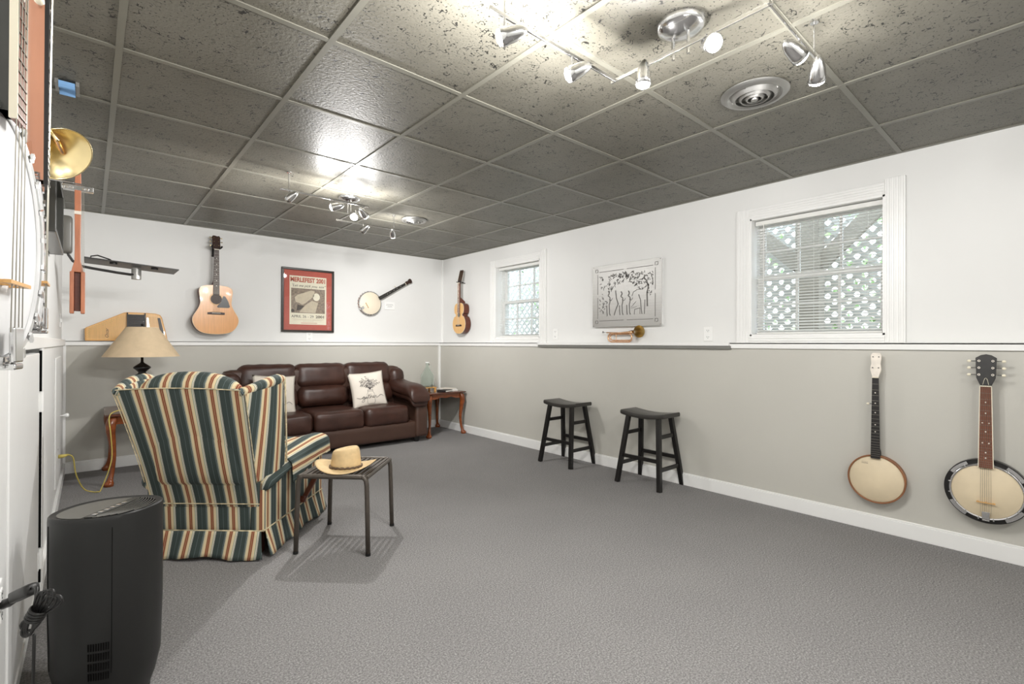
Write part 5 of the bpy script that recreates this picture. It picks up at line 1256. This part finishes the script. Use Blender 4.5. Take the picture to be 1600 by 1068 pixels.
m = MB(); m.prism([(p.x, p.y) for p in oval(0.148, 0.116, 0) if p.x > 0.040], 0.0, 0.001, Matrix(((1, 0, 0, 0), (0, 1, 0, 0), (TL, 0, 1, 0.5998), (0, 0, 0, 1))), plane='xy'); gr = m.build('air_outlet', 'black_gap', ap)
for k in range(8):
    r0 = 0.054 + k * 0.0125; pts = []
    for a in range(-60, 61, 6):
        x = 0.0 + r0 * 1.05 * math.cos(R(a)) ** 0.8; y = 0.118 * math.sin(R(a)) * 1.1
        if (abs(x) / 0.150) ** 2.3 + (abs(y) / 0.118) ** 2.3 < 1 and x > 0.040: pts.append(Vector((x, y, zt(x) + 0.001)))
    if len(pts) > 2: m = MB(); m.tube(pts, 0.0012, 6); m.build('grille_bar', 'gray_plastic', gr)
# vertical seams and lower intake slots
def shell(t, z, off=0.0006):
    c, s = math.cos(t), math.sin(t); p = 2.3
    f = 1.0 if z > 0.3 else (0.972 + 0.028 * (z - 0.12) / 0.18 if z > 0.12 else 0.877 + 0.095 * (z - 0.05) / 0.07)
    a, b = 0.171 * f + off, 0.138 * f + off
    return Vector((a * math.copysign(abs(c) ** (2 / p), c), b * math.copysign(abs(s) ** (2 / p), s), z))
for t in (R(231), R(307)):
    m = MB(); m.tube([shell(t, z) for z in (0.13, 0.2, 0.3, 0.45, 0.575)], 0.0011, 4); m.build('seam', 'black_gap', ap)
for r_ in range(4):
    m = MB()
    for k in range(9):
        t = R(283 + k * 2.6); z = 0.115 + r_ * 0.030
        m.tube([shell(t, z), shell(t, z + 0.022)], 0.0022, 4)
    m.build('intake_slots', 'black_gap', ap)

# black plug and bundled cord of the purifier
pc = thing('power_cord', 'black power cord bundled and plugged into the lower left wall socket', 'cord', (LXL, 1.74, 0.47))
m = MB(); m.rbox((0, 0, 0), (0.10, 0.030, 0.028), r=0.008, n=5, mx=Matrix.Translation((0.052, -0.075, 0.045)) @ Matrix.Rotation(R(-66), 4, 'Z') @ Matrix.Rotation(R(-24), 4, 'Y')); m.build('plug', 'cord_black', pc, smooth=True)
m = MB(); m.tube([(0.008, 0, 0.0), (0.022, -0.02, 0.01), (0.045, -0.06, 0.038)], 0.011, 8); m.build('adapter', 'cord_black', pc, smooth=True)
B0 = Vector((0.078, -0.20, 0.050))
m = MB(); m.tube([(0.070, -0.118, 0.068), (0.075, -0.15, 0.080), (0.08, -0.175, 0.085), (0.08, -0.19, 0.07), B0], 0.0035, 8); m.build('cord', 'cord_black', pc, smooth=True)
for k in range(5):
    loop = []; sz = 0.050 + 0.006 * (k % 3); an = R(-24 + 15 * k)
    for i in range(24):
        t = 2 * PI * i / 24; l = sz * math.cos(t); wv = (0.010 + 0.003 * k) * math.sin(t) * (0.35 + abs(math.cos(t)) ** 1.2)
        u = l * math.sin(an * 0.5 + 0.5) + wv * 0.9; w_ = l * math.cos(an * 0.5 + 0.5) - wv * 0.4
        loop.append(B0 + Vector((u * 0.75 + 0.003 * k, -u * 0.66 - 0.002 * k, -0.012 + w_)))
    m = MB(); m.tube(loop, 0.0030, 6, closed=True); m.build('cord_loop', 'cord_black', pc, smooth=True)
ax = Vector((0.36, -0.32, 0.87)).normalized(); e1 = ax.cross(Vector((1, 0.9, 0))).normalized(); e2 = ax.cross(e1)
for k in range(4):
    c = B0 + Vector((0.004, -0.004, -0.012)) + ax * (0.007 * (k - 1.5))
    m = MB(); m.tube([c + (e1 * math.cos(2 * PI * i / 16) + e2 * math.sin(2 * PI * i / 16)) * 0.0155 for i in range(16)], 0.0033, 6, closed=True); m.build('cord_wrap', 'cord_black', pc, smooth=True)
m = MB(); m.tube([B0 + Vector((0, 0, -0.06)), (0.07, -0.10, -0.22), (0.08, 0.02, -0.40), (0.085, 0.14, -0.463), (0.10, 0.20, -0.463)], 0.0035, 6); m.build('cord', 'cord_black', pc, smooth=True)

# yellow cord from the left wall socket to the lamp table
yc = thing('lamp_cord', 'thin yellow extension cord drooping from the left wall socket to the lamp table', 'cord', (LXL, 4.55, 0.36))
m = MB(); m.tube([(0.01, 0, -0.02), (0.035, 0, -0.02), (0.06, 0.02, -0.018)], [0.013, 0.012, 0.006], 10); m.build('plug', 'cord_yellow', yc, smooth=True)
m = MB(); m.tube(smooth_prof([(0.06, 0.02, -0.018), (0.085, 0.05, -0.05), (0.10, 0.10, -0.18), (0.14, 0.20, -0.31), (0.19, 0.24, -0.352), (0.22, 0.22, -0.352), (0.24, 0.26, -0.345), (0.30, 0.32, -0.15), (0.295, 0.32, 0.05), (0.285, 0.34, 0.18), (0.32, 0.36, 0.222), (0.40, 0.36, 0.232)], 60), 0.0042, 6); m.build('cord', 'cord_yellow', yc, smooth=True)
